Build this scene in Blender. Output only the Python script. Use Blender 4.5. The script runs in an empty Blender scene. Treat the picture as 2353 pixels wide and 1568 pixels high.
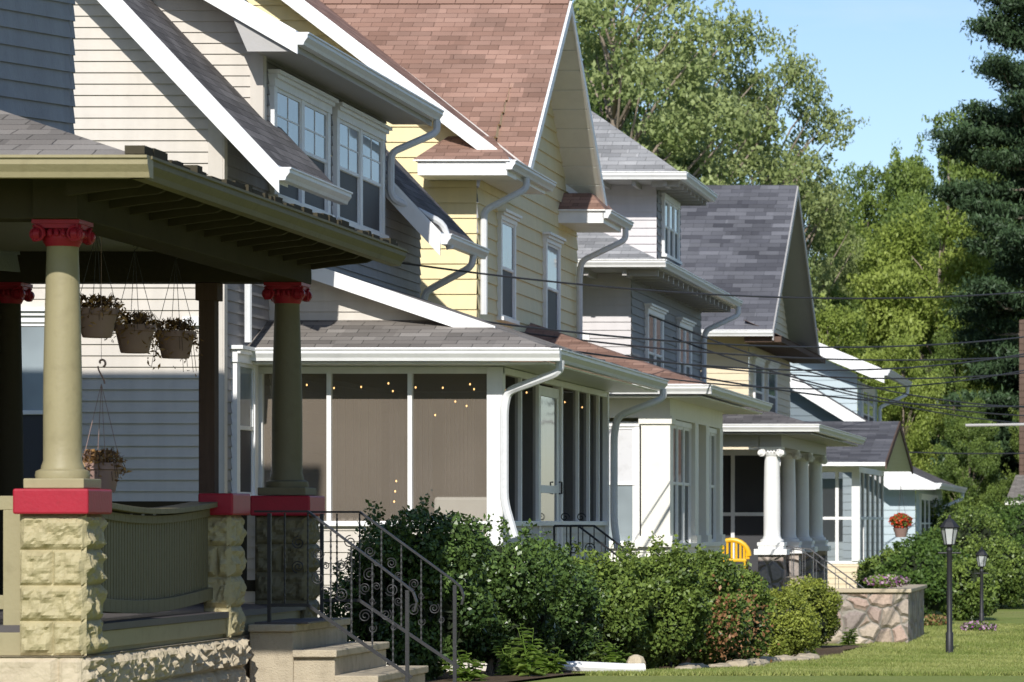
import bpy, math, random
import numpy as np
from mathutils import Vector, Matrix, noise
random.seed(7)
RNG=np.random.default_rng(11)
scene=bpy.context.scene
COL=scene.collection

# ------------------------------------------------------------------ materials
def new_mat(name):
    m=bpy.data.materials.new(name); m.use_nodes=True
    nt=m.node_tree; b=nt.nodes['Principled BSDF']
    return m,nt,b
def N(nt,t,**k):
    n=nt.nodes.new(t)
    for a,v in k.items(): setattr(n,a,v)
    return n
def rgba(c,f=1.0): return (min(c[0]*f,1),min(c[1]*f,1),min(c[2]*f,1),1)
def paint(name,col,rough=.55,var=.12,scale=2.5,bump=.15,bscale=45,metal=0,dirt=.25,spec=.4,stretch=(1,1,1),streak=0):
    m,nt,b=new_mat(name); L=nt.links.new
    g=N(nt,'ShaderNodeNewGeometry')
    mp=N(nt,'ShaderNodeMapping'); mp.inputs['Scale'].default_value=stretch
    L(g.outputs['Position'],mp.inputs['Vector'])
    n1=N(nt,'ShaderNodeTexNoise'); n1.inputs['Scale'].default_value=scale; n1.inputs['Detail'].default_value=5
    n2=N(nt,'ShaderNodeTexNoise'); n2.inputs['Scale'].default_value=bscale; n2.inputs['Detail'].default_value=3
    n3=N(nt,'ShaderNodeTexNoise'); n3.inputs['Scale'].default_value=scale*4; n3.inputs['Detail'].default_value=6
    for n in (n1,n2,n3): L(mp.outputs[0],n.inputs['Vector'])
    mx=N(nt,'ShaderNodeMix',data_type='RGBA')
    mx.inputs[6].default_value=rgba(col,1-var); mx.inputs[7].default_value=rgba(col,1+var)
    L(n1.outputs[0],mx.inputs[0])
    r=N(nt,'ShaderNodeMapRange'); r.inputs['From Min'].default_value=.52; r.inputs['From Max'].default_value=.78
    r.inputs['To Min'].default_value=0; r.inputs['To Max'].default_value=dirt
    L(n3.outputs[0],r.inputs['Value'])
    m2=N(nt,'ShaderNodeMix',data_type='RGBA'); L(r.outputs[0],m2.inputs[0]); L(mx.outputs[2],m2.inputs[6])
    m2.inputs[7].default_value=(col[0]*.45+.01,col[1]*.42+.01,col[2]*.38+.008,1)
    out=m2.outputs[2]
    if streak>0:
        ms=N(nt,'ShaderNodeMapping'); ms.inputs['Scale'].default_value=(7,7,.45); L(g.outputs['Position'],ms.inputs['Vector'])
        n4=N(nt,'ShaderNodeTexNoise'); n4.inputs['Scale'].default_value=1.0; n4.inputs['Detail'].default_value=5; L(ms.outputs[0],n4.inputs['Vector'])
        r4=N(nt,'ShaderNodeMapRange'); r4.inputs['From Min'].default_value=.4; r4.inputs['From Max'].default_value=.75; r4.inputs['To Min'].default_value=1; r4.inputs['To Max'].default_value=1-streak; L(n4.outputs[0],r4.inputs['Value'])
        v4=N(nt,'ShaderNodeVectorMath',operation='SCALE'); L(out,v4.inputs[0]); L(r4.outputs[0],v4.inputs['Scale']); out=v4.outputs[0]
    L(out,b.inputs['Base Color'])
    b.inputs['Roughness'].default_value=rough; b.inputs['Metallic'].default_value=metal
    b.inputs['Specular IOR Level'].default_value=spec
    if bump>0:
        bp=N(nt,'ShaderNodeBump'); bp.inputs['Strength'].default_value=bump; bp.inputs['Distance'].default_value=.01
        L(n2.outputs[0],bp.inputs['Height']); L(bp.outputs[0],b.inputs['Normal'])
    return m
def shingle(name,c1,c2,mort,w=.3,h=.14,var=.25):
    m,nt,b=new_mat(name); L=nt.links.new
    uv=N(nt,'ShaderNodeUVMap'); 
    nz=N(nt,'ShaderNodeTexNoise'); nz.inputs['Scale'].default_value=6; nz.inputs['Detail'].default_value=3
    L(uv.outputs[0],nz.inputs['Vector'])
    vm=N(nt,'ShaderNodeVectorMath',operation='MULTIPLY_ADD'); L(nz.outputs['Color'],vm.inputs[0])
    vm.inputs[1].default_value=(.03,.014,0); L(uv.outputs[0],vm.inputs[2])
    br=N(nt,'ShaderNodeTexBrick'); br.offset=.43; br.offset_frequency=2
    br.inputs['Scale'].default_value=1; br.inputs['Brick Width'].default_value=w; br.inputs['Row Height'].default_value=h
    br.inputs['Mortar Size'].default_value=.004; br.inputs['Mortar Smooth'].default_value=.4
    br.inputs['Color1'].default_value=rgba(c1); br.inputs['Color2'].default_value=rgba(c2); br.inputs['Mortar'].default_value=rgba(mort)
    L(vm.outputs[0],br.inputs['Vector'])
    v2=N(nt,'ShaderNodeVectorMath',operation='ADD'); L(vm.outputs[0],v2.inputs[0]); v2.inputs[1].default_value=(w*.37,h*4,0)
    b2=N(nt,'ShaderNodeTexBrick'); b2.offset=.31; b2.offset_frequency=3
    b2.inputs['Scale'].default_value=1; b2.inputs['Brick Width'].default_value=w*1.7; b2.inputs['Row Height'].default_value=h
    b2.inputs['Mortar Size'].default_value=0; b2.inputs['Color1'].default_value=(.78,.78,.78,1); b2.inputs['Color2'].default_value=(1.2,1.2,1.2,1)
    L(v2.outputs[0],b2.inputs['Vector'])
    n1=N(nt,'ShaderNodeTexNoise'); n1.inputs['Scale'].default_value=1.1; n1.inputs['Detail'].default_value=7
    n2=N(nt,'ShaderNodeTexNoise'); n2.inputs['Scale'].default_value=90; n2.inputs['Detail'].default_value=3
    L(uv.outputs[0],n1.inputs['Vector']); L(uv.outputs[0],n2.inputs['Vector'])
    ad=N(nt,'ShaderNodeMath',operation='ADD'); L(n1.outputs[0],ad.inputs[0]); L(n2.outputs[0],ad.inputs[1])
    r=N(nt,'ShaderNodeMapRange'); r.inputs['From Min'].default_value=.6; r.inputs['From Max'].default_value=1.4
    r.inputs['To Min'].default_value=1-var; r.inputs['To Max'].default_value=1+var; L(ad.outputs[0],r.inputs['Value'])
    mu=N(nt,'ShaderNodeVectorMath',operation='SCALE'); L(br.outputs['Color'],mu.inputs[0]); L(r.outputs[0],mu.inputs['Scale'])
    m3=N(nt,'ShaderNodeVectorMath',operation='MULTIPLY'); L(mu.outputs[0],m3.inputs[0]); L(b2.outputs['Color'],m3.inputs[1])
    L(m3.outputs[0],b.inputs['Base Color'])
    b.inputs['Roughness'].default_value=.9; b.inputs['Specular IOR Level'].default_value=.2
    sp=N(nt,'ShaderNodeSeparateXYZ'); L(vm.outputs[0],sp.inputs[0])
    dv=N(nt,'ShaderNodeMath',operation='DIVIDE'); L(sp.outputs[1],dv.inputs[0]); dv.inputs[1].default_value=h
    fr=N(nt,'ShaderNodeMath',operation='FRACT'); L(dv.outputs[0],fr.inputs[0])
    sb=N(nt,'ShaderNodeMath',operation='SUBTRACT'); sb.inputs[0].default_value=1; L(fr.outputs[0],sb.inputs[1])
    s2=N(nt,'ShaderNodeMath',operation='MULTIPLY_ADD'); L(br.outputs['Fac'],s2.inputs[0]); s2.inputs[1].default_value=-.8; L(sb.outputs[0],s2.inputs[2])
    bp=N(nt,'ShaderNodeBump'); bp.inputs['Strength'].default_value=.8; bp.inputs['Distance'].default_value=.010
    L(s2.outputs[0],bp.inputs['Height']); L(bp.outputs[0],b.inputs['Normal'])
    return m
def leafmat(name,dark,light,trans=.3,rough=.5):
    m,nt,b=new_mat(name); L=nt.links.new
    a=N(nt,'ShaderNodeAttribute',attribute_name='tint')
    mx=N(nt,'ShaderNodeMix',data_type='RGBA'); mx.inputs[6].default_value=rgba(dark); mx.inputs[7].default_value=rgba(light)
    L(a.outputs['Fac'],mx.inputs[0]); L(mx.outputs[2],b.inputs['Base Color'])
    b.inputs['Roughness'].default_value=rough; b.inputs['Specular IOR Level'].default_value=.3
    t=N(nt,'ShaderNodeBsdfTranslucent'); L(mx.outputs[2],t.inputs['Color'])
    ms=N(nt,'ShaderNodeMixShader'); ms.inputs[0].default_value=trans
    L(b.outputs[0],ms.inputs[1]); L(t.outputs[0],ms.inputs[2])
    L(ms.outputs[0],nt.nodes['Material Output'].inputs[0])
    return m
def glassmat(name,col,rough=.05,spec=.8):
    m,nt,b=new_mat(name); L=nt.links.new
    g=N(nt,'ShaderNodeNewGeometry'); n=N(nt,'ShaderNodeTexNoise'); n.inputs['Scale'].default_value=1.6; n.inputs['Detail'].default_value=2
    L(g.outputs['Position'],n.inputs['Vector'])
    mx=N(nt,'ShaderNodeMix',data_type='RGBA'); mx.inputs[6].default_value=rgba(col,.35); mx.inputs[7].default_value=rgba(col,1.9)
    L(n.outputs[0],mx.inputs[0]); L(mx.outputs[2],b.inputs['Base Color'])
    b.inputs['Roughness'].default_value=rough; b.inputs['Specular IOR Level'].default_value=spec
    bp=N(nt,'ShaderNodeBump'); bp.inputs['Strength'].default_value=.05; bp.inputs['Distance'].default_value=.05
    L(n.outputs[0],bp.inputs['Height']); L(bp.outputs[0],b.inputs['Normal'])
    return m
def screenmat(name,col,fac):
    m,nt,b=new_mat(name); L=nt.links.new
    b.inputs['Base Color'].default_value=rgba(col); b.inputs['Roughness'].default_value=.9; b.inputs['Specular IOR Level'].default_value=.1
    g=N(nt,'ShaderNodeNewGeometry'); n=N(nt,'ShaderNodeTexNoise'); n.inputs['Scale'].default_value=1.2; n.inputs['Detail'].default_value=5
    L(g.outputs['Position'],n.inputs['Vector'])
    r=N(nt,'ShaderNodeMapRange'); r.inputs['To Min'].default_value=fac-.15; r.inputs['To Max'].default_value=fac+.15; L(n.outputs[0],r.inputs['Value'])
    t=N(nt,'ShaderNodeBsdfTransparent'); ms=N(nt,'ShaderNodeMixShader'); L(r.outputs[0],ms.inputs[0])
    L(t.outputs[0],ms.inputs[1]); L(b.outputs[0],ms.inputs[2]); L(ms.outputs[0],nt.nodes['Material Output'].inputs[0])
    return m
def stonewallmat(name,scale,cols):
    m,nt,b=new_mat(name); L=nt.links.new
    g=N(nt,'ShaderNodeNewGeometry')
    nn=N(nt,'ShaderNodeTexNoise'); nn.inputs['Scale'].default_value=4; L(g.outputs['Position'],nn.inputs['Vector'])
    va=N(nt,'ShaderNodeVectorMath',operation='MULTIPLY_ADD'); L(nn.outputs['Color'],va.inputs[0]); va.inputs[1].default_value=(.12,.12,.12); L(g.outputs['Position'],va.inputs[2])
    v=N(nt,'ShaderNodeTexVoronoi',feature='DISTANCE_TO_EDGE'); v.inputs['Scale'].default_value=scale
    v2=N(nt,'ShaderNodeTexVoronoi'); v2.inputs['Scale'].default_value=scale
    L(va.outputs[0],v.inputs['Vector']); L(va.outputs[0],v2.inputs['Vector'])
    sp=N(nt,'ShaderNodeSeparateColor'); L(v2.outputs['Color'],sp.inputs[0])
    cr=N(nt,'ShaderNodeValToRGB'); e=cr.color_ramp.elements
    e[0].position=0; e[0].color=rgba(cols[0]); e[1].position=1; e[1].color=rgba(cols[-1])
    for i,c in enumerate(cols[1:-1]):
        x=e.new((i+1)/(len(cols)-1)); x.color=rgba(c)
    L(sp.outputs[0],cr.inputs[0])
    n2=N(nt,'ShaderNodeTexNoise'); n2.inputs['Scale'].default_value=25; n2.inputs['Detail'].default_value=6; L(g.outputs['Position'],n2.inputs['Vector'])
    r2=N(nt,'ShaderNodeMapRange'); r2.inputs['To Min'].default_value=.55; r2.inputs['To Max'].default_value=1.4; L(n2.outputs[0],r2.inputs['Value'])
    sc=N(nt,'ShaderNodeVectorMath',operation='SCALE'); L(cr.outputs[0],sc.inputs[0]); L(r2.outputs[0],sc.inputs['Scale'])
    r=N(nt,'ShaderNodeMapRange'); r.inputs['From Min'].default_value=.02; r.inputs['From Max'].default_value=.06; L(v.outputs[0],r.inputs['Value'])
    mx=N(nt,'ShaderNodeMix',data_type='RGBA'); L(r.outputs[0],mx.inputs[0]); mx.inputs[6].default_value=(.3,.27,.23,1); L(sc.outputs[0],mx.inputs[7])
    L(mx.outputs[2],b.inputs['Base Color']); b.inputs['Roughness'].default_value=.85
    r3=N(nt,'ShaderNodeMapRange'); r3.inputs['From Max'].default_value=.15; L(v.outputs[0],r3.inputs['Value'])
    bp=N(nt,'ShaderNodeBump'); bp.inputs['Strength'].default_value=1; bp.inputs['Distance'].default_value=.05
    L(r3.outputs[0],bp.inputs['Height']); L(bp.outputs[0],b.inputs['Normal'])
    return m
def groundmat(name,c1,c2,c3):
    m,nt,b=new_mat(name); L=nt.links.new
    g=N(nt,'ShaderNodeNewGeometry')
    n1=N(nt,'ShaderNodeTexNoise'); n1.inputs['Scale'].default_value=.5; n1.inputs['Detail'].default_value=8
    n2=N(nt,'ShaderNodeTexNoise'); n2.inputs['Scale'].default_value=25; n2.inputs['Detail'].default_value=6
    L(g.outputs['Position'],n1.inputs['Vector']); L(g.outputs['Position'],n2.inputs['Vector'])
    mx=N(nt,'ShaderNodeMix',data_type='RGBA'); mx.inputs[6].default_value=rgba(c1); mx.inputs[7].default_value=rgba(c2)
    r=N(nt,'ShaderNodeMapRange'); r.inputs['From Min'].default_value=.35; r.inputs['From Max'].default_value=.65; L(n1.outputs[0],r.inputs['Value']); L(r.outputs[0],mx.inputs[0])
    m2=N(nt,'ShaderNodeMix',data_type='RGBA'); L(mx.outputs[2],m2.inputs[6]); m2.inputs[7].default_value=rgba(c3)
    r2=N(nt,'ShaderNodeMapRange'); r2.inputs['From Min'].default_value=.45; r2.inputs['From Max'].default_value=.7; L(n2.outputs[0],r2.inputs['Value']); L(r2.outputs[0],m2.inputs[0])
    L(m2.outputs[2],b.inputs['Base Color']); b.inputs['Roughness'].default_value=.95; b.inputs['Specular IOR Level'].default_value=.1
    bp=N(nt,'ShaderNodeBump'); bp.inputs['Strength'].default_value=.4; bp.inputs['Distance'].default_value=.02
    L(n2.outputs[0],bp.inputs['Height']); L(bp.outputs[0],b.inputs['Normal'])
    return m

M={}
M['white']=paint('white_trim_paint',(.82,.815,.80),var=.05,dirt=.12,rough=.45,streak=.06)
M['offwhite']=paint('cream_trim_paint',(.80,.78,.70),var=.05,dirt=.10,rough=.5,streak=.05)
M['gutterwhite']=paint('white_gutter_metal',(.70,.71,.72),var=.08,dirt=.22,rough=.4,scale=5,spec=.3)
M['soffit']=paint('soffit_panel',(.40,.385,.37),var=.06,dirt=.1)
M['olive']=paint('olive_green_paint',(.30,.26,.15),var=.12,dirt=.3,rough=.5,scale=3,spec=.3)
M['olivedeepshade']=paint('olive_paint_deep_shade',(.060,.052,.034),var=.2,dirt=.4,rough=.8,spec=.08)  # porch shade put into the colour: olive darkened for beams, ceiling, rear parts
M['oliveshade']=paint('olive_green_paint_shaded',(.17,.15,.09),var=.15,dirt=.35,rough=.6,spec=.2)  # same olive paint, colour darkened as shade for far and street-side parts
M['olivestone']=paint('painted_rockface_block',(.40,.345,.20),var=.15,dirt=.45,rough=.6,bump=.5,bscale=60,scale=5,spec=.3)
M['red']=paint('crimson_paint',(.34,.018,.035),var=.18,dirt=.35,rough=.45,scale=6,spec=.25)
M['foundation']=paint('limestone_base',(.48,.405,.29),var=.2,dirt=.5,rough=.85,bump=.8,bscale=35)
M['concrete']=paint('weathered_concrete',(.47,.40,.29),var=.2,dirt=.5,rough=.9,bump=.8,bscale=90,scale=3,streak=.2)
M['floorpaint']=paint('porch_floor_paint',(.08,.07,.07),var=.2,dirt=.4)
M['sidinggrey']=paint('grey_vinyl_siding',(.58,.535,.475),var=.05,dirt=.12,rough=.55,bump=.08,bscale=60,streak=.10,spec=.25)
M['sidingshade']=paint('grey_siding_front_shade',(.27,.26,.26),var=.06,dirt=.12,rough=.6,bump=.08,streak=.12,spec=.2)  # siding grey darkened to carry the shade on street-facing fronts
M['sidingblue']=paint('blue_grey_shingle_siding',(.37,.39,.40),var=.1,dirt=.2,rough=.8,bump=.5,bscale=30,stretch=(6,6,1),streak=.15,spec=.1)
M['yellow']=paint('pale_yellow_siding',(.80,.68,.40),var=.05,dirt=.1,rough=.55,bump=.05,streak=.07,spec=.2)
M['lilac']=paint('lilac_grey_siding',(.56,.53,.54),var=.05,dirt=.1,rough=.5,bump=.05,streak=.08)
M['tan']=paint('tan_siding',(.66,.55,.38),var=.05,dirt=.12,rough=.55)
M['bluesiding']=paint('light_blue_siding',(.42,.50,.54),var=.06,dirt=.1)
M['slateblue']=paint('slate_blue_siding',(.13,.17,.20),var=.06,dirt=.1)
M['shdark']=shingle('charcoal_shingles',(.09,.083,.082),(.15,.14,.137),(.03,.03,.03),w=.28,h=.125)
M['shgrey']=shingle('weathered_grey_shingles',(.17,.152,.135),(.25,.228,.205),(.06,.055,.05),w=.3,h=.13)
M['shbrown']=shingle('brown_shingles',(.235,.138,.103),(.315,.195,.15),(.14,.08,.06),w=.28,h=.12,var=.2)
M['shlight']=shingle('light_grey_shingles',(.25,.25,.25),(.34,.335,.33),(.14,.14,.14),w=.3,h=.13)
M['shslate']=shingle('slate_black_shingles',(.07,.07,.08),(.14,.14,.152),(.05,.05,.055),w=.42,h=.17,var=.25)
M['glass']=glassmat('window_glass',(.05,.06,.07))
M['glasslight']=glassmat('curtained_window_glass',(.25,.29,.31))
M['screendark']=paint('insect_screen',(.045,.045,.05),rough=.6,dirt=.1)
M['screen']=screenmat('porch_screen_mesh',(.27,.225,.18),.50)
M['screen2']=screenmat('shaded_screen_and_dark_glazing',(.06,.055,.055),.50)  # screen colour darkened as shade for the street side; also dark glazing
M['shade']=paint('window_blind',(.62,.62,.64),var=.05)
M['iron']=paint('black_iron',(.03,.03,.033),rough=.5,var=.3,dirt=.3,metal=.2)
M['greyiron']=paint('grey_iron',(.12,.12,.125),rough=.5,var=.3,dirt=.3)
M['wood']=paint('weathered_brown_wood',(.12,.08,.062),rough=.8,var=.3,dirt=.4,bump=.5,stretch=(8,8,.6),spec=.1)
M['barkm']=paint('grey_tree_bark',(.26,.21,.165),rough=.9,var=.3,dirt=.5,bump=1,bscale=20,stretch=(3,3,.7))
M['terracotta']=paint('faded_plastic_pot',(.31,.205,.175),rough=.6,var=.1,dirt=.3,spec=.2)
M['ceiling']=paint('porch_ceiling_paint',(.34,.31,.26),dirt=.2)
M['interior']=paint('porch_interior_paint',(.17,.145,.12),dirt=.3,spec=.1)
M['wire']=paint('cable_rubber',(.035,.035,.04),rough=.6,bump=0)
M['yellowplastic']=paint('yellow_plastic',(.75,.45,.02),rough=.35,var=.05,dirt=.05)
M['fieldstone']=stonewallmat('fieldstone_masonry',3.2,[(.36,.27,.21),(.48,.40,.32),(.26,.22,.20),(.45,.32,.26),(.55,.48,.38)])
M['pierstone']=stonewallmat('split_fieldstone_pier',4.0,[(.40,.29,.23),(.24,.22,.21),(.46,.38,.32)])
M['grass']=groundmat('mown_grass',(.20,.245,.060),(.29,.29,.10),(.15,.20,.05))
M['soil']=groundmat('mulch_soil',(.10,.07,.045),(.16,.115,.075),(.05,.038,.025))
M['asphalt']=groundmat('asphalt',(.05,.05,.052),(.06,.06,.062),(.04,.04,.042))
M['pave']=groundmat('sidewalk_concrete',(.36,.34,.31),(.42,.40,.36),(.30,.28,.25))
M['leafA']=leafmat('broadleaf_foliage',(.085,.135,.028),(.26,.34,.075))
M['leafB']=leafmat('ash_foliage',(.19,.25,.08),(.42,.48,.20),trans=.35)
M['leafC']=leafmat('maple_foliage',(.045,.095,.020),(.13,.21,.042))
M['leafD']=leafmat('dense_tree_foliage',(.075,.125,.028),(.25,.335,.075))
M['leafL']=leafmat('yellow_green_foliage',(.19,.26,.045),(.42,.50,.12),trans=.4)
M['leafP']=leafmat('pine_needles',(.035,.062,.028),(.07,.12,.05),trans=.1)
M['leafH']=leafmat('glossy_holly_foliage',(.028,.055,.016),(.14,.22,.055),trans=.15,rough=.3)
M['leafM']=leafmat('shrub_foliage',(.055,.095,.022),(.23,.31,.065),trans=.2,rough=.4)
M['leafY']=leafmat('clipped_yew_foliage',(.11,.15,.025),(.36,.40,.07),trans=.2)
M['leafR']=leafmat('reddish_dry_foliage',(.20,.09,.04),(.40,.22,.11),trans=.2)
M['leafW']=leafmat('bright_weed_foliage',(.14,.23,.04),(.32,.44,.10),trans=.35)
M['dry']=leafmat('dried_plant',(.16,.085,.035),(.50,.29,.11),trans=.3)
M['flowerred']=leafmat('red_petals',(.45,.03,.02),(.75,.10,.03),trans=.2)
M['flowerpink']=leafmat('purple_petals',(.30,.05,.30),(.70,.55,.60),trans=.2)
M['grassblade']=leafmat('grass_blades',(.18,.24,.05),(.42,.43,.15),trans=.3)
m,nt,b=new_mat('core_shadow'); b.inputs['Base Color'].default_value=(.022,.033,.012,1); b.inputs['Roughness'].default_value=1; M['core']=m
m,nt,b=new_mat('warm_bulb'); b.inputs['Base Color'].default_value=(1,.6,.25,1); b.inputs['Emission Color'].default_value=(1,.55,.2,1); b.inputs['Emission Strength'].default_value=4; M['bulb']=m
m,nt,b=new_mat('lantern_glass'); b.inputs['Base Color'].default_value=(.6,.62,.62,1); b.inputs['Roughness'].default_value=.25; b.inputs['Alpha'].default_value=.75; M['lglass']=m

# ------------------------------------------------------------------ mesh builder
class MB:
    def __init__(s): s.v=[]; s.f=[]; s.m=[]; s.uv=[]
    def face(s,pts,m=0,uv=None):
        i=len(s.v); s.v+= [tuple(p) for p in pts]; s.f.append(tuple(range(i,i+len(pts)))); s.m.append(m); s.uv.append(uv)
    def box(s,x0,x1,y0,y1,z0,z1,m=0):
        if x0>x1:x0,x1=x1,x0
        if y0>y1:y0,y1=y1,y0
        if z0>z1:z0,z1=z1,z0
        i=len(s.v); s.v+=[(x0,y0,z0),(x1,y0,z0),(x1,y1,z0),(x0,y1,z0),(x0,y0,z1),(x1,y0,z1),(x1,y1,z1),(x0,y1,z1)]
        for q in ((0,3,2,1),(4,5,6,7),(0,1,5,4),(1,2,6,5),(2,3,7,6),(3,0,4,7)):
            s.f.append(tuple(i+k for k in q)); s.m.append(m); s.uv.append(None)
        return s
    def prism(s,poly,off,m=0):
        off=Vector(off); a=[Vector(p) for p in poly]; b=[p+off for p in a]; n=len(a)
        i=len(s.v); s.v+=[tuple(p) for p in a+b]
        fs=[tuple(range(n))[::-1],tuple(range(n,2*n))]+[(k,(k+1)%n,n+(k+1)%n,n+k) for k in range(n)]
        for q in fs: s.f.append(tuple(i+k for k in q)); s.m.append(m); s.uv.append(None)
        return s
    def bar(s,p0,p1,w,h,up=(0,0,1),m=0):
        p0=Vector(p0);p1=Vector(p1);d=(p1-p0).normalized();u=Vector(up)
        r=d.cross(u).normalized()*w/2; t=r.cross(d).normalized()*h/2
        s.prism([p0-r-t,p0+r-t,p0+r+t,p0-r+t],p1-p0,m); return s
    def tube(s,pts,r,n=8,m=0):
        pts=[Vector(p) for p in pts]; k=len(pts)
        rr=r if isinstance(r,(list,tuple)) else [r]*k
        i=len(s.v); prev=None
        for j,p in enumerate(pts):
            d=(pts[min(j+1,k-1)]-pts[max(j-1,0)])
            d=d.normalized() if d.length>1e-9 else Vector((0,0,1))
            if prev is None:
                a=Vector((0,0,1)) if abs(d.z)<.9 else Vector((1,0,0)); prev=d.cross(a).normalized()
            else:
                prev=(prev-d*prev.dot(d)).normalized()
            q=d.cross(prev)
            for t in range(n):
                an=2*math.pi*t/n+math.pi/4
                s.v.append(tuple(p+(prev*math.cos(an)+q*math.sin(an))*rr[j]))
        for j in range(k-1):
            for t in range(n):
                a=i+j*n+t;b2=i+j*n+(t+1)%n
                s.f.append((a,b2,b2+n,a+n)); s.m.append(m); s.uv.append(None)
        s.f.append(tuple(i+t for t in range(n))[::-1]); s.m.append(m); s.uv.append(None)
        s.f.append(tuple(i+(k-1)*n+t for t in range(n))); s.m.append(m); s.uv.append(None)
        return s
    def lathe(s,c,prof,n=24,m=0):
        i=len(s.v); k=len(prof)
        for r,z in prof:
            for t in range(n):
                a=2*math.pi*t/n; s.v.append((c[0]+r*math.cos(a),c[1]+r*math.sin(a),c[2]+z))
        for j in range(k-1):
            for t in range(n):
                a=i+j*n+t;b2=i+j*n+(t+1)%n; s.f.append((a,b2,b2+n,a+n)); s.m.append(m); s.uv.append(None)
        s.f.append(tuple(i+t for t in range(n))[::-1]); s.m.append(m); s.uv.append(None)
        s.f.append(tuple(i+(k-1)*n+t for t in range(n))); s.m.append(m); s.uv.append(None)
        return s
    def obj(s,name,mats,parent=None,smooth=False,bevel=0,label=None):
        me=bpy.data.meshes.new(name); me.from_pydata(s.v,[],s.f)
        if not isinstance(mats,(list,tuple)): mats=[mats]
        for x in mats: me.materials.append(M[x] if isinstance(x,str) else x)
        me.polygons.foreach_set('material_index',s.m)
        if any(u is not None for u in s.uv):
            ul=me.uv_layers.new(name='UVMap'); li=0
            for f,u in zip(s.f,s.uv):
                for k in range(len(f)):
                    if u is not None: ul.data[li].uv=u[k]
                    li+=1
        if smooth:
            me.polygons.foreach_set('use_smooth',[True]*len(s.f))
        me.update()
        if smooth: 
            try: me.set_sharp_from_angle(angle=math.radians(40))
            except Exception: pass
        o=bpy.data.objects.new(name,me); COL.objects.link(o)
        if bevel>0:
            b=o.modifiers.new('Bevel','BEVEL'); b.width=bevel; b.segments=2; b.limit_method='ANGLE'; b.angle_limit=math.radians(35)
        if parent is not None: attach(o,parent)
        if label: o['label']=label
        return o
def attach(o,p):
    o.parent=p
    if p.type=='EMPTY': o.matrix_parent_inverse=Matrix.Translation(p.location).inverted()
def thing(name,label,cat,loc,group=None):
    e=bpy.data.objects.new(name,None); e.empty_display_size=.3; e.location=loc; COL.objects.link(e)
    e['label']=label; e['category']=cat
    if group: e['group']=group
    return e
def tag(o,label,cat,group=None):
    o['label']=label;o['category']=cat
    if group:o['group']=group
def gz(y): return float(np.interp(y,[-50,22,30,38,50,60],[.7,.68,.6,.32,.02,0]))

def roofslab(mb,pts,th=.10,m_top=0,m_edge=1):
    P=[Vector(p) for p in pts]
    u=(P[1]-P[0]).normalized(); n=None
    for k in range(2,len(P)):
        n=(P[1]-P[0]).cross(P[k]-P[0])
        if n.length>1e-6: break
    n.normalize(); v=n.cross(u)
    if v.z<0: v=-v
    uv=[((p-P[0]).dot(u)+P[0].dot(u),(p-P[0]).dot(v)) for p in P]
    mb.face(P,m_top,uv)
    Q=[p-Vector((0,0,th)) for p in P]
    mb.face(Q[::-1],m_edge)
    for k in range(len(P)):
        a,b=P[k],P[(k+1)%len(P)]; mb.face([a,Q[k],Q[(k+1)%len(P)],b],m_edge)
def clip(poly,z,keep_above):
    out=[]
    for i in range(len(poly)):
        a=poly[i];b=poly[(i+1)%len(poly)]
        ia=(a[1]>=z)==keep_above or abs(a[1]-z)<1e-9; ib=(b[1]>=z)==keep_above or abs(b[1]-z)<1e-9
        if ia: out.append(a)
        if ia!=ib and abs(b[1]-a[1])>1e-9:
            t=(z-a[1])/(b[1]-a[1]); out.append((a[0]+t*(b[0]-a[0]),z))
    return out
def mapper(kind,plane):
    if kind=='x': return lambda u,z,d:(plane+d,u,z)     # faces the street
    return lambda u,z,d:(u,plane-d,z)                   # faces along the street
def siding(mb,kind,plane,poly,exp=.1,lap=.014,m=0,fn=None):
    F=fn or mapper(kind,plane); z0=min(p[1] for p in poly); z1=max(p[1] for p in poly); z=z0
    while z<z1-1e-4:
        c=clip(clip(poly,z,True),z+exp,False)
        if len(c)>=3:
            mb.face([F(u,zz,lap*(1-(zz-z)/exp)) for u,zz in c],m)
            us=[u for u,zz in c if abs(zz-z)<1e-5]
            if len(us)>=2: mb.face([F(min(us),z,0),F(max(us),z,0),F(max(us),z,lap),F(min(us),z,lap)],m)
        z+=exp
def kbox(mb,kind,plane,u0,u1,z0,z1,d0,d1,m=0):
    if kind=='x': mb.box(plane+d0,plane+d1,u0,u1,z0,z1,m)
    else: mb.box(u0,u1,plane-d1,plane-d0,z0,z1,m)
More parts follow.
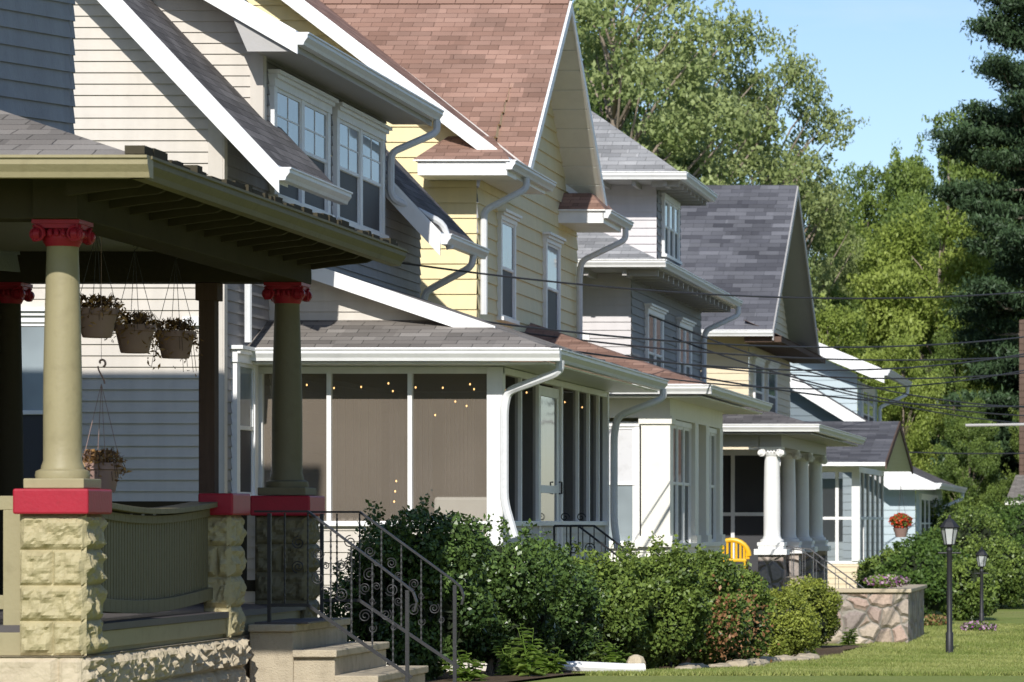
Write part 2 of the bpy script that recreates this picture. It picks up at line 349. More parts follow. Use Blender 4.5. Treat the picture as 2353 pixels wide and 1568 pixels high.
def window(par,kind,plane,u0,u1,z0,z1,lights=1,trim=.1,hood=False,trimmat='white',up='glasslight',lo='screendark',sill=True,name='window',grid=False):
    mb=MB(); g=MB()
    kbox(mb,kind,plane,u0,u0+trim,z0,z1,0,.06); kbox(mb,kind,plane,u1-trim,u1,z0,z1,0,.06)
    kbox(mb,kind,plane,u0-.02,u1+.02,z1,z1+trim,0,.07)
    if sill: kbox(mb,kind,plane,u0-.03,u1+.03,z0-.05,z0,0,.10)
    if hood:
        kbox(mb,kind,plane,u0-.06,u1+.06,z1+trim,z1+trim+.035,0,.13); kbox(mb,kind,plane,u0-.03,u1+.03,z1+trim-.04,z1+trim-.002,.07,.10)
    a=u0+trim;b=u1-trim; W=(b-a-(lights-1)*trim)/lights; zm=(z0+z1)/2
    for i in range(lights):
        s=a+i*(W+trim); e=s+W
        if i<lights-1: kbox(mb,kind,plane,e,e+trim,z0,z1,0,.058)
        t=.035
        for (q0,q1,dd,mi) in ((zm,z1,.05,0),(z0,zm+.03,.038,1)):
            kbox(mb,kind,plane,s,s+t,q0,q1,0,dd); kbox(mb,kind,plane,e-t,e,q0,q1,0,dd)
            kbox(mb,kind,plane,s+t,e-t,q0,q0+t,0,dd-.001); kbox(mb,kind,plane,s+t,e-t,q1-t,q1,0,dd-.001)
            kbox(g,kind,plane,s+t*.6,e-t*.6,q0+t*.6,q1-t*.6,.002,dd-.012+.002*mi,mi)
        if grid:
            kbox(mb,kind,plane,(s+e)/2-.008,(s+e)/2+.008,zm+t,z1-t,.03,.044)
            kbox(mb,kind,plane,s+t,e-t,(zm+z1)/2-.008,(zm+z1)/2+.008,.03,.0435)
    o=mb.obj(name,trimmat,par); g.obj('glass',[up,lo],o); return o
def gutter(par,p0,p1,n,mat='gutterwhite',s=1.0):
    p0=Vector(p0);p1=Vector(p1);n=Vector(n)
    pr=[(0,0),(.075,0),(.085,.03),(.115,.07),(.115,.1),(.13,.105),(.13,.12),(0,.12)]
    mb=MB(); mb.prism([p0+n*a*s+Vector((0,0,z*s)) for a,z in pr],p1-p0); return mb.obj('gutter',mat,par)
def downspout(par,pts,r=.045,mat='gutterwhite'):
    P=[Vector(p) for p in pts]; out=[P[0]]
    for i in range(1,len(P)-1):
        a=(P[i-1]-P[i]);b=(P[i+1]-P[i]); la=min(.09,a.length*.4); lb=min(.09,b.length*.4)
        A=P[i]+a.normalized()*la; B=P[i]+b.normalized()*lb
        for t in (0,.33,.66,1): out.append(A*(1-t)**2+P[i]*2*t*(1-t)+B*t*t)
    out.append(P[-1])
    mb=MB(); mb.tube(out,r,8); return mb.obj('downspout',mat,par,smooth=True)
def nz3(x,y,z,s=1): return noise.noise(Vector((x*s,y*s,z*s)))
def rockface(mb,F,u0,u1,z0,z1,amp=.03,nu=14,nv=8,seed=0,m=0,freq=9):
    i=len(mb.v)
    for j in range(nv+1):
        for k in range(nu+1):
            a=k/nu;b=j/nv; e=min(a,1-a)*(u1-u0); e2=min(b,1-b)*(z1-z0); ed=min(e,e2)
            f=min(1,max(0,(ed-.008)/.022))
            u=u0+(u1-u0)*a; z=z0+(z1-z0)*b
            d=f*(amp*.55+amp*1.1*nz3(u+seed*3.1,z+seed*1.7,seed*.77,freq)+amp*.5*nz3(u,z,seed,freq*2.7)); d=max(d,0)-(0.012 if ed<.003 else 0)
            mb.v.append(F(u,z,d))
    for j in range(nv):
        for k in range(nu):
            a=i+j*(nu+1)+k; mb.f.append((a,a+1,a+nu+2,a+nu+1)); mb.m.append(m); mb.uv.append(None)

# ------------------------------------------------------------------ foliage
def leafmesh(name,P,size,mat,tint,nrm=None,aspect=.55,jit=1.0,rng=RNG):
    n=len(P); 
    s=size*rng.uniform(.65,1.35,(n,1))
    d=rng.normal(size=(n,3)); d/=np.linalg.norm(d,axis=1,keepdims=True)
    r=rng.normal(size=(n,3))*jit
    if nrm is not None: r=r*.6+nrm
    w=np.cross(d,r); w/=np.linalg.norm(w,axis=1,keepdims=True)+1e-9
    nn=np.cross(d,w)
    V=np.empty((n,4,3)); V[:,0]=P-d*s*.5; V[:,1]=P+w*s*aspect*.5+nn*s*.12; V[:,2]=P+d*s*.5; V[:,3]=P-w*s*aspect*.5+nn*s*.12
    return rawquads(name,V,mat,tint)
def rawquads(name,V,mat,tint):
    n=len(V); k=V.shape[1]; me=bpy.data.meshes.new(name)
    me.vertices.add(n*k); me.vertices.foreach_set('co',V.reshape(-1).astype(np.float32))
    me.loops.add(n*k); me.loops.foreach_set('vertex_index',np.arange(n*k,dtype=np.int32))
    me.polygons.add(n); me.polygons.foreach_set('loop_start',np.arange(0,n*k,k,dtype=np.int32))
    try: me.polygons.foreach_set('loop_total',np.full(n,k,dtype=np.int32))
    except Exception: pass
    me.update(calc_edges=True)
    a=me.attributes.new('tint','FLOAT','FACE'); a.data.foreach_set('value',np.clip(tint,0,1).astype(np.float32))
    me.materials.append(M[mat] if isinstance(mat,str) else mat); me.validate(); return me
def meshobj(name,me,parent=None,loc=None):
    o=bpy.data.objects.new(name,me); COL.objects.link(o)
    if loc is not None: o.location=loc
    if parent is not None: o.parent=parent
    return o
def sphere_pts(n,rng,lo=.7):
    d=rng.normal(size=(n,3)); d/=np.linalg.norm(d,axis=1,keepdims=True); r=rng.uniform(lo**3,1,(n,1))**(1/3); return d,r
def make_tree(seed,H,R,zb,nb,nl,leaf,lmat,brad=(.9,1.5),limbs=30):
    rng=np.random.default_rng(seed); rc=(H-zb)/2; zc=zb+rc
    cs=[]
    while len(cs)<nb:
        p=rng.uniform(-1,1,3); q=np.linalg.norm(p)
        if q>1 or q<.35: continue
        f=1-.35*max(p[2],0)**2
        cs.append((p[0]*R*f,p[1]*R*f,zc+p[2]*rc*.92))
    cs=np.array(cs); br=rng.uniform(brad[0],brad[1],nb)
    P=[];Nn=[];T=[]
    per=(br**2/np.sum(br**2)*nl).astype(int)
    for c,b,k in zip(cs,br,per):
        d,r=sphere_pts(k,rng,.35); sq=rng.uniform(.55,.95); p=c+d*r*b*np.array([rng.uniform(.8,1.25),rng.uniform(.8,1.25),sq]); P.append(p); Nn.append(d*.7+np.array([0,0,.6]))
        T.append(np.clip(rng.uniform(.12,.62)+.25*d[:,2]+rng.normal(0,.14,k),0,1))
        kk=int(k*.10); a=rng.normal(size=3); a[2]=abs(a[2])*.7; a/=np.linalg.norm(a); t=rng.uniform(.6,1.75,(kk,1)); P.append(c+a*t*b+rng.normal(0,.10*b,(kk,3))); Nn.append(np.tile(a,(kk,1))); T.append(np.clip(rng.normal(.6,.15,kk),0,1))
    P=np.concatenate(P);Nn=np.concatenate(Nn);T=np.concatenate(T)
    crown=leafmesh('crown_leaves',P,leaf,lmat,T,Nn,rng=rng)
    mb=MB(); r0=.020*H
    tp=[(0,0,-.3),(.05,0,H*.1),(.1,.05,H*.3),(.0,.1,H*.5),(.1,-.05,H*.7),(0,0,H*.9)]
    mb.tube(tp,[r0*1.35,r0,r0*.8,r0*.55,r0*.3,r0*.08],10)
    for i in rng.permutation(nb)[:min(nb,limbs)]:
        c=Vector(cs[i]); z0=max(zb*.75,c.z-math.hypot(c.x,c.y)*.9-.5); t=z0/H
        s=Vector((.05,0,z0)); mid=(s+c)/2+Vector((0,0,.3)); rr=r0*.32*(1-t*.6)
        mb.tube([s,mid,c],[rr,rr*.6,rr*.18],6)
    return crown,mb
def place_tree(proto,label,x,y,h,w,rot,name='tree',group='trees behind the houses'):
    crown,trunk,H=proto; s=h/H; z=gz(y)
    e=thing(name,label,'tree',(x,y,z),group)
    for me,nm in ((trunk,'trunk'),(crown,'crown')):
        o=bpy.data.objects.new(nm,me); COL.objects.link(o); o.parent=e
        o.rotation_euler=(0,0,rot); o.scale=(s*w,s*w,s)
    return e
def tree_proto(*a,**k):
    c,mb=make_tree(*a,**k); me=bpy.data.meshes.new('trunk_wood'); me.from_pydata(mb.v,[],mb.f); me.materials.append(M['barkm'])
    me.polygons.foreach_set('use_smooth',[True]*len(mb.f)); me.update(); return (c,me,a[1])
PA=tree_proto(1,16,4.6,3.0,110,52000,.20,'leafA',(.6,1.3))
PB=tree_proto(2,17,4.4,3.5,120,26000,.17,'leafB',(.35,.95),limbs=70)
PC=tree_proto(3,15,4.4,2.5,80,46000,.21,'leafC',(.7,1.4))
PL=tree_proto(4,12,4.0,1.0,100,50000,.16,'leafL',(.5,1.1))
PD=tree_proto(8,16,4.6,2.0,110,50000,.19,'leafD',(.6,1.3))
def pine_proto(seed,H,R):
    rng=np.random.default_rng(seed); mb=MB(); r0=.3
    mb.tube([(0,0,-.3),(0,0,H*.5),(.05,0,H*.97)],[r0,r0*.6,.03],10); P=[];T=[];z=H*.12
    while z<H*.98:
        t=z/H; L=R*(1-t)**.5*rng.uniform(.6,1.25)+.2
        for k in range(rng.integers(3,6)):
            a=rng.uniform(0,6.283); l=L*rng.uniform(.5,1.15); e=Vector((math.cos(a)*l,math.sin(a)*l,z+l*rng.uniform(.0,.28)))
            mb.tube([(0,0,z),(e.x*.5,e.y*.5,z+.02),tuple(e)],[.06*(1-t)+.015,.035,.008],5)
            nb=max(3,int(l*3.2))
            for j in range(nb):
                f=.25+.8*(j+rng.uniform(0,1))/nb; c=np.array([e.x*f,e.y*f,z+(e.z-z)*f]); s=.30+.32*(1-abs(f-.6))
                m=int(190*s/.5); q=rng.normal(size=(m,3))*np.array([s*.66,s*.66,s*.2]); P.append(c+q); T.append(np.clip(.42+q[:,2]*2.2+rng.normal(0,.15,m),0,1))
        z+=rng.uniform(.4,.85)
    P=np.concatenate(P);T=np.concatenate(T); me=bpy.data.meshes.new('trunk_wood'); me.from_pydata(mb.v,[],mb.f); me.materials.append(M['barkm']); me.update()
    return (leafmesh('pine_needle_tufts',P,.19,'leafP',T,aspect=.3,rng=rng),me,H)
PP=pine_proto(5,20,4.2)

for proto,lab,x,y,h,w in [
  (PB,'tall feathery light green ash tree behind the houses',-15.6,104,19.5,.85),
  (PB,'tall feathery light green ash tree behind the houses',-14.4,112,19.2,.80),
  (PC,'tall dark green broadleaf tree behind the rooftops',-17.9,116,19.0,.55),
  (PB,'tall feathery light green ash tree behind the houses',-12.4,116,18.2,.70),
  (PB,'slender feathery light green ash tree behind the houses',-11.6,120,15.2,.50),
  (PC,'dark green maple tree behind the rooftops',-13.3,107,12.9,.70),
  (PC,'dark green maple tree behind the rooftops',-16.4,106,15.0,.60),
  (PL,'low yellow-green tree behind the rooftops',-11.8,106,10.0,.60),
  (PL,'low yellow-green tree behind the rooftops',-10.0,111,9.0,.72),
  (PA,'tall dense green tree beyond the last house',-12.7,138,15.2,.58),
  (PA,'tall dense green tree beyond the last house',-11.3,142,16.6,.60),
  (PD,'tall dense green tree beyond the last house',-9.6,146,18.2,.58),
  (PA,'tall dense green tree beyond the last house',-7.9,141,18.8,.60),
  (PD,'tall dense green tree beyond the last house',-6.2,148,20.0,.58),
  (PA,'tall dense green tree beyond the last house',-4.2,150,20.0,.72),
  (PL,'bright yellow-green tree beyond the last house',-9.3,124,12.2,.74),
  (PL,'bright yellow-green tree beyond the last house',-7.0,120,12.9,.80),
  (PL,'bright yellow-green tree beyond the last house',-4.9,124,11.9,.74),
  (PD,'rounded green tree beyond the last house',-10.2,118,10.2,.62),
  (PD,'rounded green tree beside the last house',-6.2,114,8.6,.62),
  (PL,'rounded green tree beside the last house',-7.6,110,8.0,.55),
  (PD,'rounded green tree beyond the last house',-4.0,117,8.6,.66),
  (PD,'rounded green tree at the end of the lawn',-5.4,107,6.0,.62),
  (PA,'rounded green tree at the end of the lawn',-3.3,109,6.2,.66),
  (PD,'dense green tree beyond the last house',-8.4,131,15.0,.60),
  (PA,'dense green tree beyond the last house',-2.0,138,17,.8),
  ]:
    place_tree(proto,lab,x,y,h,w,random.uniform(0,6.28))
place_tree(PP,'tall dark pine tree with layered boughs',-3.75,112,21.6,.74,1.1,name='pine_tree')
place_tree(PP,'tall dark pine tree with layered boughs',-2.0,122,21.5,.8,2.6,name='pine_tree')
for i,yy_ in enumerate((8,17,27,37,48,60)):  # out-of-view trees added to shade the street fronts and show in windows
    place_tree((PD,PC)[i%2],'large green unseen tree added across the street for shade',15.5+(i%3),yy_,13+i%3,1.1,i*1.3,group='unseen trees added across the street for shade')

def bush(label,x,y,ztop,rx,ry,leaf,n,mat,seed,name='bush',lumps=26,boxy=1.0,extra=None,lr=(.28,.46)):
    rng=np.random.default_rng(seed); z0=gz(y); h=ztop-z0
    e=thing(name,label,'bush',(x,y,z0)); cs=[]
    for i in range(lumps):
        d=rng.normal(size=3); d/=np.linalg.norm(d); q=rng.uniform(.45,.85)
        cs.append((d[0]*rx*q,d[1]*ry*q,h*.5+d[2]*h*.5*q))
    br=rng.uniform(lr[0],lr[1],lumps)*min(rx,h*.6)
    per=(br**2/np.sum(br**2)*n).astype(int); P=[];Nn=[];T=[]
    for c,b,k in zip(cs,br,per):
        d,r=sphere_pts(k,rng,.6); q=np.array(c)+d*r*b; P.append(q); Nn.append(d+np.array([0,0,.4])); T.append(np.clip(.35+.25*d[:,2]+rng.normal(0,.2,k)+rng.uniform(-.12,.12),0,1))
    for i in range(int(lumps*2.2)):
        a=rng.uniform(0,6.283); u=rng.uniform(-.1,1); rr=math.sqrt(max(0,1-u*u)); c=np.array([math.cos(a)*rr*rx*.86,math.sin(a)*rr*ry*.86,h*.5+u*h*.46]); dr=np.array([math.cos(a)*rr*.5,math.sin(a)*rr*.5,.9]); dr/=np.linalg.norm(dr)
        L=rng.uniform(.1,.24)*boxy; k=int(26*L/.15); t=rng.uniform(0,1,(k,1)); P.append(c+dr*t*L+rng.normal(0,leaf*.5,(k,3))); Nn.append(np.tile(dr,(k,1))); T.append(rng.uniform(.4,1,k))
    P=np.concatenate(P);Nn=np.concatenate(Nn);T=np.concatenate(T); keep=P[:,2]>.01
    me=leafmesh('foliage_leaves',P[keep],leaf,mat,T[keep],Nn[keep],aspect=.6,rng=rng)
    meshobj('foliage',me,e)
    if extra: 
        k=extra[1]; q=rng.normal(size=(k,3))*np.array(extra[3])*.5; P2=np.array(extra[2])+q; meshobj('dry_twigs',leafmesh('dry_leaves',P2,leaf,extra[0],rng.uniform(0,1,k),rng=rng),e)
    mb=MB()
    for i in range(7):
        a=rng.uniform(0,6.283); mb.tube([(rng.uniform(-.06,.06),rng.uniform(-.06,.06),-.05),(math.cos(a)*rx*.3,math.sin(a)*ry*.3,h*.4),(math.cos(a)*rx*.55,math.sin(a)*ry*.55,h*.75)],[.025,.016,.006],6)
    me2=bpy.data.meshes.new('stems'); me2.from_pydata(mb.v,[],mb.f); me2.materials.append(M['barkm']); me2.update(); meshobj('stem',me2,e)
    d,r=sphere_pts(2600,rng,.3); P3=d*r*np.array([rx*.70,ry*.70,h*.38])+np.array([0,0,h*.48]); meshobj('shade_core',leafmesh('shade_core_leaves',P3,leaf*3.0,M['core'],r[:,0]*0,rng=rng),e)  # near-black leaf core added to block light inside the bush
    return e
bush('dense dark green holly bush beside the concrete steps',-5.98,29.0,1.98,.64,.6,.045,36000,'leafH',21)
bush('dense dark green holly bush by the screened porch',-5.72,31.0,1.86,.68,.7,.045,38000,'leafH',22)
bush('dense dark green holly bush by the screened porch',-5.62,33.1,1.64,.58,.6,.045,28000,'leafH',23)
bush('loose green shrub near the screened porch steps',-5.45,35.3,1.55,.56,.5,.05,26000,'leafM',24)
bush('loose green shrub near the screened porch steps',-5.08,36.1,1.62,.62,.6,.05,30000,'leafM',29)
bush('loose green shrub with dry reddish leaves at its edge',-5.12,39.4,1.54,.66,.7,.05,30000,'leafM',25,extra=('leafR',380,(.45,-.42,.5),(.30,.3,.42)))
bush('loose green shrub with dry reddish leaves at its edge',-4.95,41.6,1.30,.58,.6,.05,22000,'leafM',30,extra=('leafR',260,(.30,-.5,.5),(.30,.3,.4)))
bush('clipped yellow-green yew bush beside the edging stones',-4.90,46.6,1.0,.66,.6,.04,30000,'leafY',26,boxy=.35,lumps=46)
bush('clipped yellow-green yew bush beside the stone wall',-5.05,52.8,1.10,.50,.6,.045,20000,'leafY',27,boxy=.35,lumps=36)
bush('dark green shrub in front of the cream porch',-5.9,45.3,1.35,.6,.6,.05,14000,'leafM',28)
for i,(x,y,zt,r) in enumerate([(-4.35,66,1.35,.75),(-3.6,69,1.15,.7),(-4.6,73,1.6,1.0),(-3.4,78,1.5,.9),(-2.6,80,1.6,1.0),(-4.2,84,2.1,1.2),(-2.9,90,2.3,1.2),(-5.2,70,1.3,.6),(-3.5,96,2.6,1.3),(-5.0,95,2.6,1.3)]):
    bush('rounded dark green garden shrub on the lawn',x,y,zt,r,r,.075,13000,'leafM' if i%2 else 'leafC',40+i,boxy=.7)
def weed(x,y,h,label,seed,cat='plant'):
    rng=np.random.default_rng(seed); e=thing('weed_plant',label,cat,(x,y,gz(y))); mb=MB(); V=[]
    for s in range(6):
        a=rng.uniform(0,6.28); lean=rng.uniform(.02,.2); hh=h*rng.uniform(.6,1)
        top=np.array([math.cos(a)*lean,math.sin(a)*lean,hh]); mb.tube([(0,0,0),tuple(top*.5+np.array([0,0,.02])),tuple(top)],[.006,.005,.002],5)
        for k in range(13):
            t=.1+.9*k/12; c=top*t; b=rng.uniform(0,6.28); L=.14*(1.15-.5*t); d=np.array([math.cos(b),math.sin(b),.25]); w=np.array([-math.sin(b),math.cos(b),0])
            V.append([c,c+d*L*.5+w*L*.26,c+d*L-np.array([0,0,L*.3]),c+d*L*.5-w*L*.26])
    me=rawquads('weed_leaves',np.array(V),'leafW',rng.uniform(.2,1,len(V))); meshobj('foliage',me,e)
    m2=bpy.data.meshes.new('s'); m2.from_pydata(mb.v,[],mb.f); m2.materials.append(M['leafW']); m2.update(); meshobj('stem',m2,e)
weed(-5.12,29.5,.50,'bright green leafy weed beside the holly bush',60)
weed(-5.35,29.9,.34,'bright green leafy weed beside the holly bush',61)
weed(-5.15,30.8,.26,'small bright green weed in the flower bed',62)
weed(-5.4,28.4,.28,'small bright green weed in the flower bed',63)
weed(-4.95,33.0,.32,'leafy weed growing at the shrub edge',64)
weed(-5.0,50.5,.3,'grassy green plant in front of the stone wall',65)
weed(-4.6,54.6,.3,'grassy green plant in front of the stone wall',66)
weed(-4.75,50.0,.34,'grassy green plant in front of the stone wall',68)

# ------------------------------------------------------------------ ground
def strip(name,x0,x1,ys,dz,mat):
    mb=MB()
    for a,b in zip(ys[:-1],ys[1:]):
        mb.face([(x0,a,gz(a)+dz),(x1,a,gz(a)+dz),(x1,b,gz(b)+dz),(x0,b,gz(b)+dz)])
    o=mb.obj(name,mat); o['kind']='structure'; return o
YS=[-60,0,22,24,26,28,30,32,34,36,38,41,44,47,50,55,60,80,120,400,2500]
strip('lawn_ground',-1500,3.3,YS,0,'grass')
strip('far_ground',11.0,1500,YS,0,'grass')
strip('road',3.3,11.0,YS,-.12,'asphalt')
strip('sidewalk',.3,1.9,YS[:-2],.012,'pave')
mb=MB()
for a,b in zip(YS[:-1],YS[1:]):
    for x in (3.3,10.85):
        mb.face([(x,a,gz(a)+.01),(x+.15,a,gz(a)+.01),(x+.15,b,gz(b)+.01),(x,b,gz(b)+.01)]); q=x+.15 if x<5 else x
        mb.face([(q,a,gz(a)+.01),(q,a,gz(a)-.12),(q,b,gz(b)-.12),(q,b,gz(b)+.01)])
k=mb.obj('kerb','pave'); k['kind']='structure'
mb=MB(); ys=np.linspace(22,54,33)
def bedx(y): return float(np.interp(y,[22,30,36,42,50,54],[-4.9,-5.0,-4.75,-4.55,-4.35,-4.3]))+.12*math.sin(y*1.3)
for a,b in zip(ys[:-1],ys[1:]): mb.face([(-6.6,a,gz(a)+.02),(bedx(a),a,gz(a)+.02),(bedx(b),b,gz(b)+.02),(-6.6,b,gz(b)+.02)])
o=mb.obj('flower_bed_ground','soil'); o['kind']='structure'
n=150000; gx=RNG.uniform(-5.4,-.6,n); gy=31+ (RNG.uniform(0,1,n)**1.4)*35; keep=gx>np.interp(gy,[22,30,36,42,50,54,70],[-4.95,-5.05,-4.8,-4.6,-4.4,-4.3,-4.2]); gx=gx[keep];gy=gy[keep]; n=len(gx)
gzv=np.interp(gy,[22,30,38,50,60],[.68,.6,.32,.02,0]); hh=RNG.uniform(.02,.05,n); a=RNG.uniform(0,6.28,n); V=np.empty((n,3,3)); base=np.stack([gx,gy,gzv],1)
w=np.stack([np.cos(a),np.sin(a),a*0],1)*.008; tip=base+np.stack([RNG.normal(0,.02,n),RNG.normal(0,.02,n),hh],1)
V[:,0]=base-w;V[:,1]=base+w;V[:,2]=tip
tv=np.clip(.45+.3*np.sin(gx*2.1+gy*.7)*np.sin(gy*.9)+RNG.normal(0,.2,n),0,1)
o=meshobj('grass',rawquads('grass_blades',V,'grassblade',tv)); o['kind']='stuff'
rng=random.Random(3)
for i in range(16):
    y=35.6+i*.72; x=bedx(y)+.06; s=rng.uniform(.08,.13)
    mb=MB(); mb.lathe((0,0,0),[(s*.7,0),(s*1.25,.015),(s*1.3,s*.5),(s*1.05,s*.75),(s*.3,s*.82)],9)
    mb.v=[(vx*1.0*(1+.25*nz3(vx*9+i,vy*9,vz*9)),vy*2.0*(1+.25*nz3(vx*7,vy*7+i,vz*7)),vz*(1+.3*nz3(vx*8,vy*8,i))) for vx,vy,vz in mb.v]
    o=mb.obj('edging_stone','foundation',smooth=False); o.location=(x,y,gz(y)-.01); o.rotation_euler=(0,0,rng.uniform(-.2,.2)); tag(o,'rough sandstone edging block beside the flower bed','stone','edging stones along the flower bed')
mb=MB(); mb.tube([(-5.30,31.9,gz(31.9)+.08),(-5.14,31.95,gz(32)+.075),(-4.68,32.2,gz(32.2)+.05),(-4.56,32.25,gz(32.2)+.05)],[.035,.05,.05,.05],8); o=mb.obj('fallen_downspout','white',smooth=True); tag(o,'white downspout extension lying on the lawn','drain pipe')
mb=MB(); mb.lathe((0,0,0),[(.06,0),(.09,.02),(.085,.12),(.06,.17),(.02,.19)],8)
mb.v=[(vx*(1+.5*nz3(vx*9,vy*9,vz*9)),vy*(1+.5*nz3(vx*9+4,vy*9,vz*9)),vz) for vx,vy,vz in mb.v]
o=mb.obj('garden_stone','foundation'); o.location=(-4.70,32.7,gz(32.7)-.01); tag(o,'small upright grey stone by the fallen downspout','stone')

# ------------------------------------------------------------------ HOUSE 1 (olive porch)
h=thing('house','blue-grey shingled house with olive and crimson front porch','house',(-8.3,23,gz(23)))
mb=MB()
siding(mb,'x',-8.3,[(18.5,3.6),(26.14,3.6),(26.14,7.4),(18.5,7.4)],.115,.016)
siding(mb,'y',18.5,[(-16,.5),(-8.3,.5),(-8.3,7.4),(-16,7.4)],.115,.016)
Fb=lambda u,z,d:(-8.3+u*.447+d*.894,25.4+u*.894-d*.447,z)
siding(mb,None,0,[(0,3.7),(.90,3.7),(.90,7.4),(0,7.4)],.125,.020,fn=Fb)
mb.box(-8.29,-7.9,26.16,26.2,3.7,7.4); mb.box(-16,-15.95,18.52,26.14,.5,7.4); mb.box(-16,-8.3,26.15,26.2,.5,7.4)
mb.obj('wall','sidingblue',h)
mb=MB(); siding(mb,'x',-8.3,[(18.5,.6),(26.14,.6),(26.14,3.6),(18.5,3.6)],.115,.016); mb.obj('porch_wall','olivedeepshade',h)
mb=MB(); roofslab(mb,[(-7.7,18,7.4),(-7.7,26.7,7.4),(-12,22.5,8.3)]); roofslab(mb,[(-16.4,18,7.4),(-7.7,18,7.4),(-12,22.5,8.3)]); roofslab(mb,[(-7.7,26.7,7.4),(-16.4,26.7,7.4),(-12,22.5,8.3)]); roofslab(mb,[(-16.4,26.7,7.4),(-16.4,18,7.4),(-12,22.5,8.3)]); mb.obj('roof',['shdark','olive'],h)
sl=.34; E=(-5.60,19.72,26.5); ez=3.93
mb=MB()
wz=ez+sl*2.7; ya=E[1]+2.7; yb=E[2]-2.7
roofslab(mb,[(E[0],E[1],ez),(E[0],E[2],ez),(-8.3,yb,wz),(-8.3,ya,wz)],.05)
roofslab(mb,[(-8.3,E[1],ez),(E[0],E[1],ez),(-8.3,ya,wz)],.05)
roofslab(mb,[(E[0],E[2],ez),(-8.3,E[2],ez),(-8.3,yb,wz)],.05)
rr=random.Random(5)
y=E[1]
while y<E[2]-.1:
    w_=rr.uniform(.08,.26); mb.box(E[0]-.06,E[0]+rr.uniform(.02,.06),y,y+w_-.02,ez+.005,ez+rr.uniform(.02,.06),1); y+=w_
mb.obj('porch_roof',['shgrey','olivedeepshade'],h)
gutter(h,(E[0]-.03,E[1]-.02,3.80),(E[0]-.03,E[2],3.80),(1,0,0),'oliveshade'); 
gutter(h,(-8.6,E[1]+.03,3.80),(E[0]+.09,E[1]+.03,3.80),(0,-1,0),'olive')
mb=MB(); mb.box(-6.5,-6.475,E[1]-.115,E[1]-.1,3.82,3.97); mb.obj('gutter_strap','white',h)
mb=MB(); mb.box(-8.3,E[0]-.04,E[1]+.04,E[2]-.02,3.862,3.885); 
mb.obj('porch_ceiling','olivedeepshade',h)
mb=MB(); mb.box(-8.28,-6.46,20.75,25.6,3.842,3.858); mb.obj('ceiling_panel','ceiling',h)
yy=20.1
while yy<26.3:
    mb=MB(); mb.prism([(-6.1,yy,3.86),(-5.62,yy,3.86),(-5.62,yy,3.83),(-5.70,yy,3.79),(-5.85,yy,3.775),(-6.1,yy,3.74)],(0,.05,0)); yy+=.42
    mb.obj('rafter_tail','olivedeepshade',h)
mb=MB(); mb.box(-6.36,-6.1,20.32,26.0,3.63,3.858); mb.obj('porch_beam','olivedeepshade',h,bevel=.006)
mb=MB(); mb.box(-8.3,-6.362,20.36,20.6,3.63,3.857); mb.obj('porch_beam','olivedeepshade',h,bevel=.006)
mb=MB(); mb.box(-8.3,-6.362,25.7,25.95,3.63,3.857); mb.obj('porch_beam','olivedeepshade',h,bevel=.006)
def column(par,x,y,z0,z1,r0,r1,mat,capmat,base=None,n=32):
    mb=MB(); H=z1-z0; ch=.14; top=z1-ch
    mb.lathe((x,y,0),[(r0*1.38,z0+.055),(r0*1.42,z0+.075),(r0*1.38,z0+.1),(r0*1.12,z0+.112),(r0*1.1,z0+.13),(r0,z0+.16)]+[(r0+(r1-r0)*max(0,(t-.33)/.67)**1.3,z0+.16+(top-z0-.16)*t) for t in [i/10 for i in range(1,10)]]+[(r1,top-.01),(r1*1.08,top)],n)
    c=mb.obj('column',mat,par,smooth=True)
    b=MB(); s=r0*1.6; b.box(x-s,x+s,y-s,y+s,z0,z0+.057); b.obj('column_base',base or mat,c,bevel=.006)
    k=MB(); 
    s=r1*1.55; k.box(x-s,x+s,y-s,y+s,z1-.025,z1-.002); k.box(x-s*.9,x+s*.9,y-s*.9,y+s*.9,z1-.05,z1-.025)
    k.lathe((x,y,0),[(r1*1.05,top-.01),(r1*1.28,top+.03),(r1*1.3,top+.05),(r1*1.1,top+.08),(r1*1.1,z1-.04)],20)
    vr=r1*.52
    for sx in (-1,1):
        for sy in (-1,1):
            cx=x+sx*s*.88; cy=y+sy*s*.88; cz=z1-.05-vr*.75
            for fx in (0,1):
                pts=[]
                for i in range(26):
                    a=math.pi/2+i/25*math.pi*3.6; r=vr*(1-i/25*.8)
                    if fx: pts.append((cx+sx*.01,cy-sy*(vr*.2)+sy*math.cos(a)*r*1.0,cz+math.sin(a)*r))
                    else: pts.append((cx-sx*(vr*.2)+sx*math.cos(a)*r*1.0,cy+sy*.01,cz+math.sin(a)*r))
                k.tube(pts,[vr*.24*(1-i/40) for i in range(26)],6)
            k.tube([(cx-sx*.005,cy-sy*.03,cz),(cx-sx*.005,cy+sy*.004,cz)],vr*.85,14); k.tube([(cx-sx*.03,cy-sy*.005,cz),(cx+sx*.004,cy-sy*.005,cz)],vr*.85,14)
    for i in range(5):
        t=(i-2)/2*s*.55
        for (px_,py_) in ((x+t,y-r1*1.3),(x+r1*1.3,y+t)): k.lathe((px_,py_,0),[(.004,z1-.1),(.016,z1-.09),(.016,z1-.07),(.006,z1-.055)],8)
    k.obj('capital',capmat,c,smooth=True)
    return c
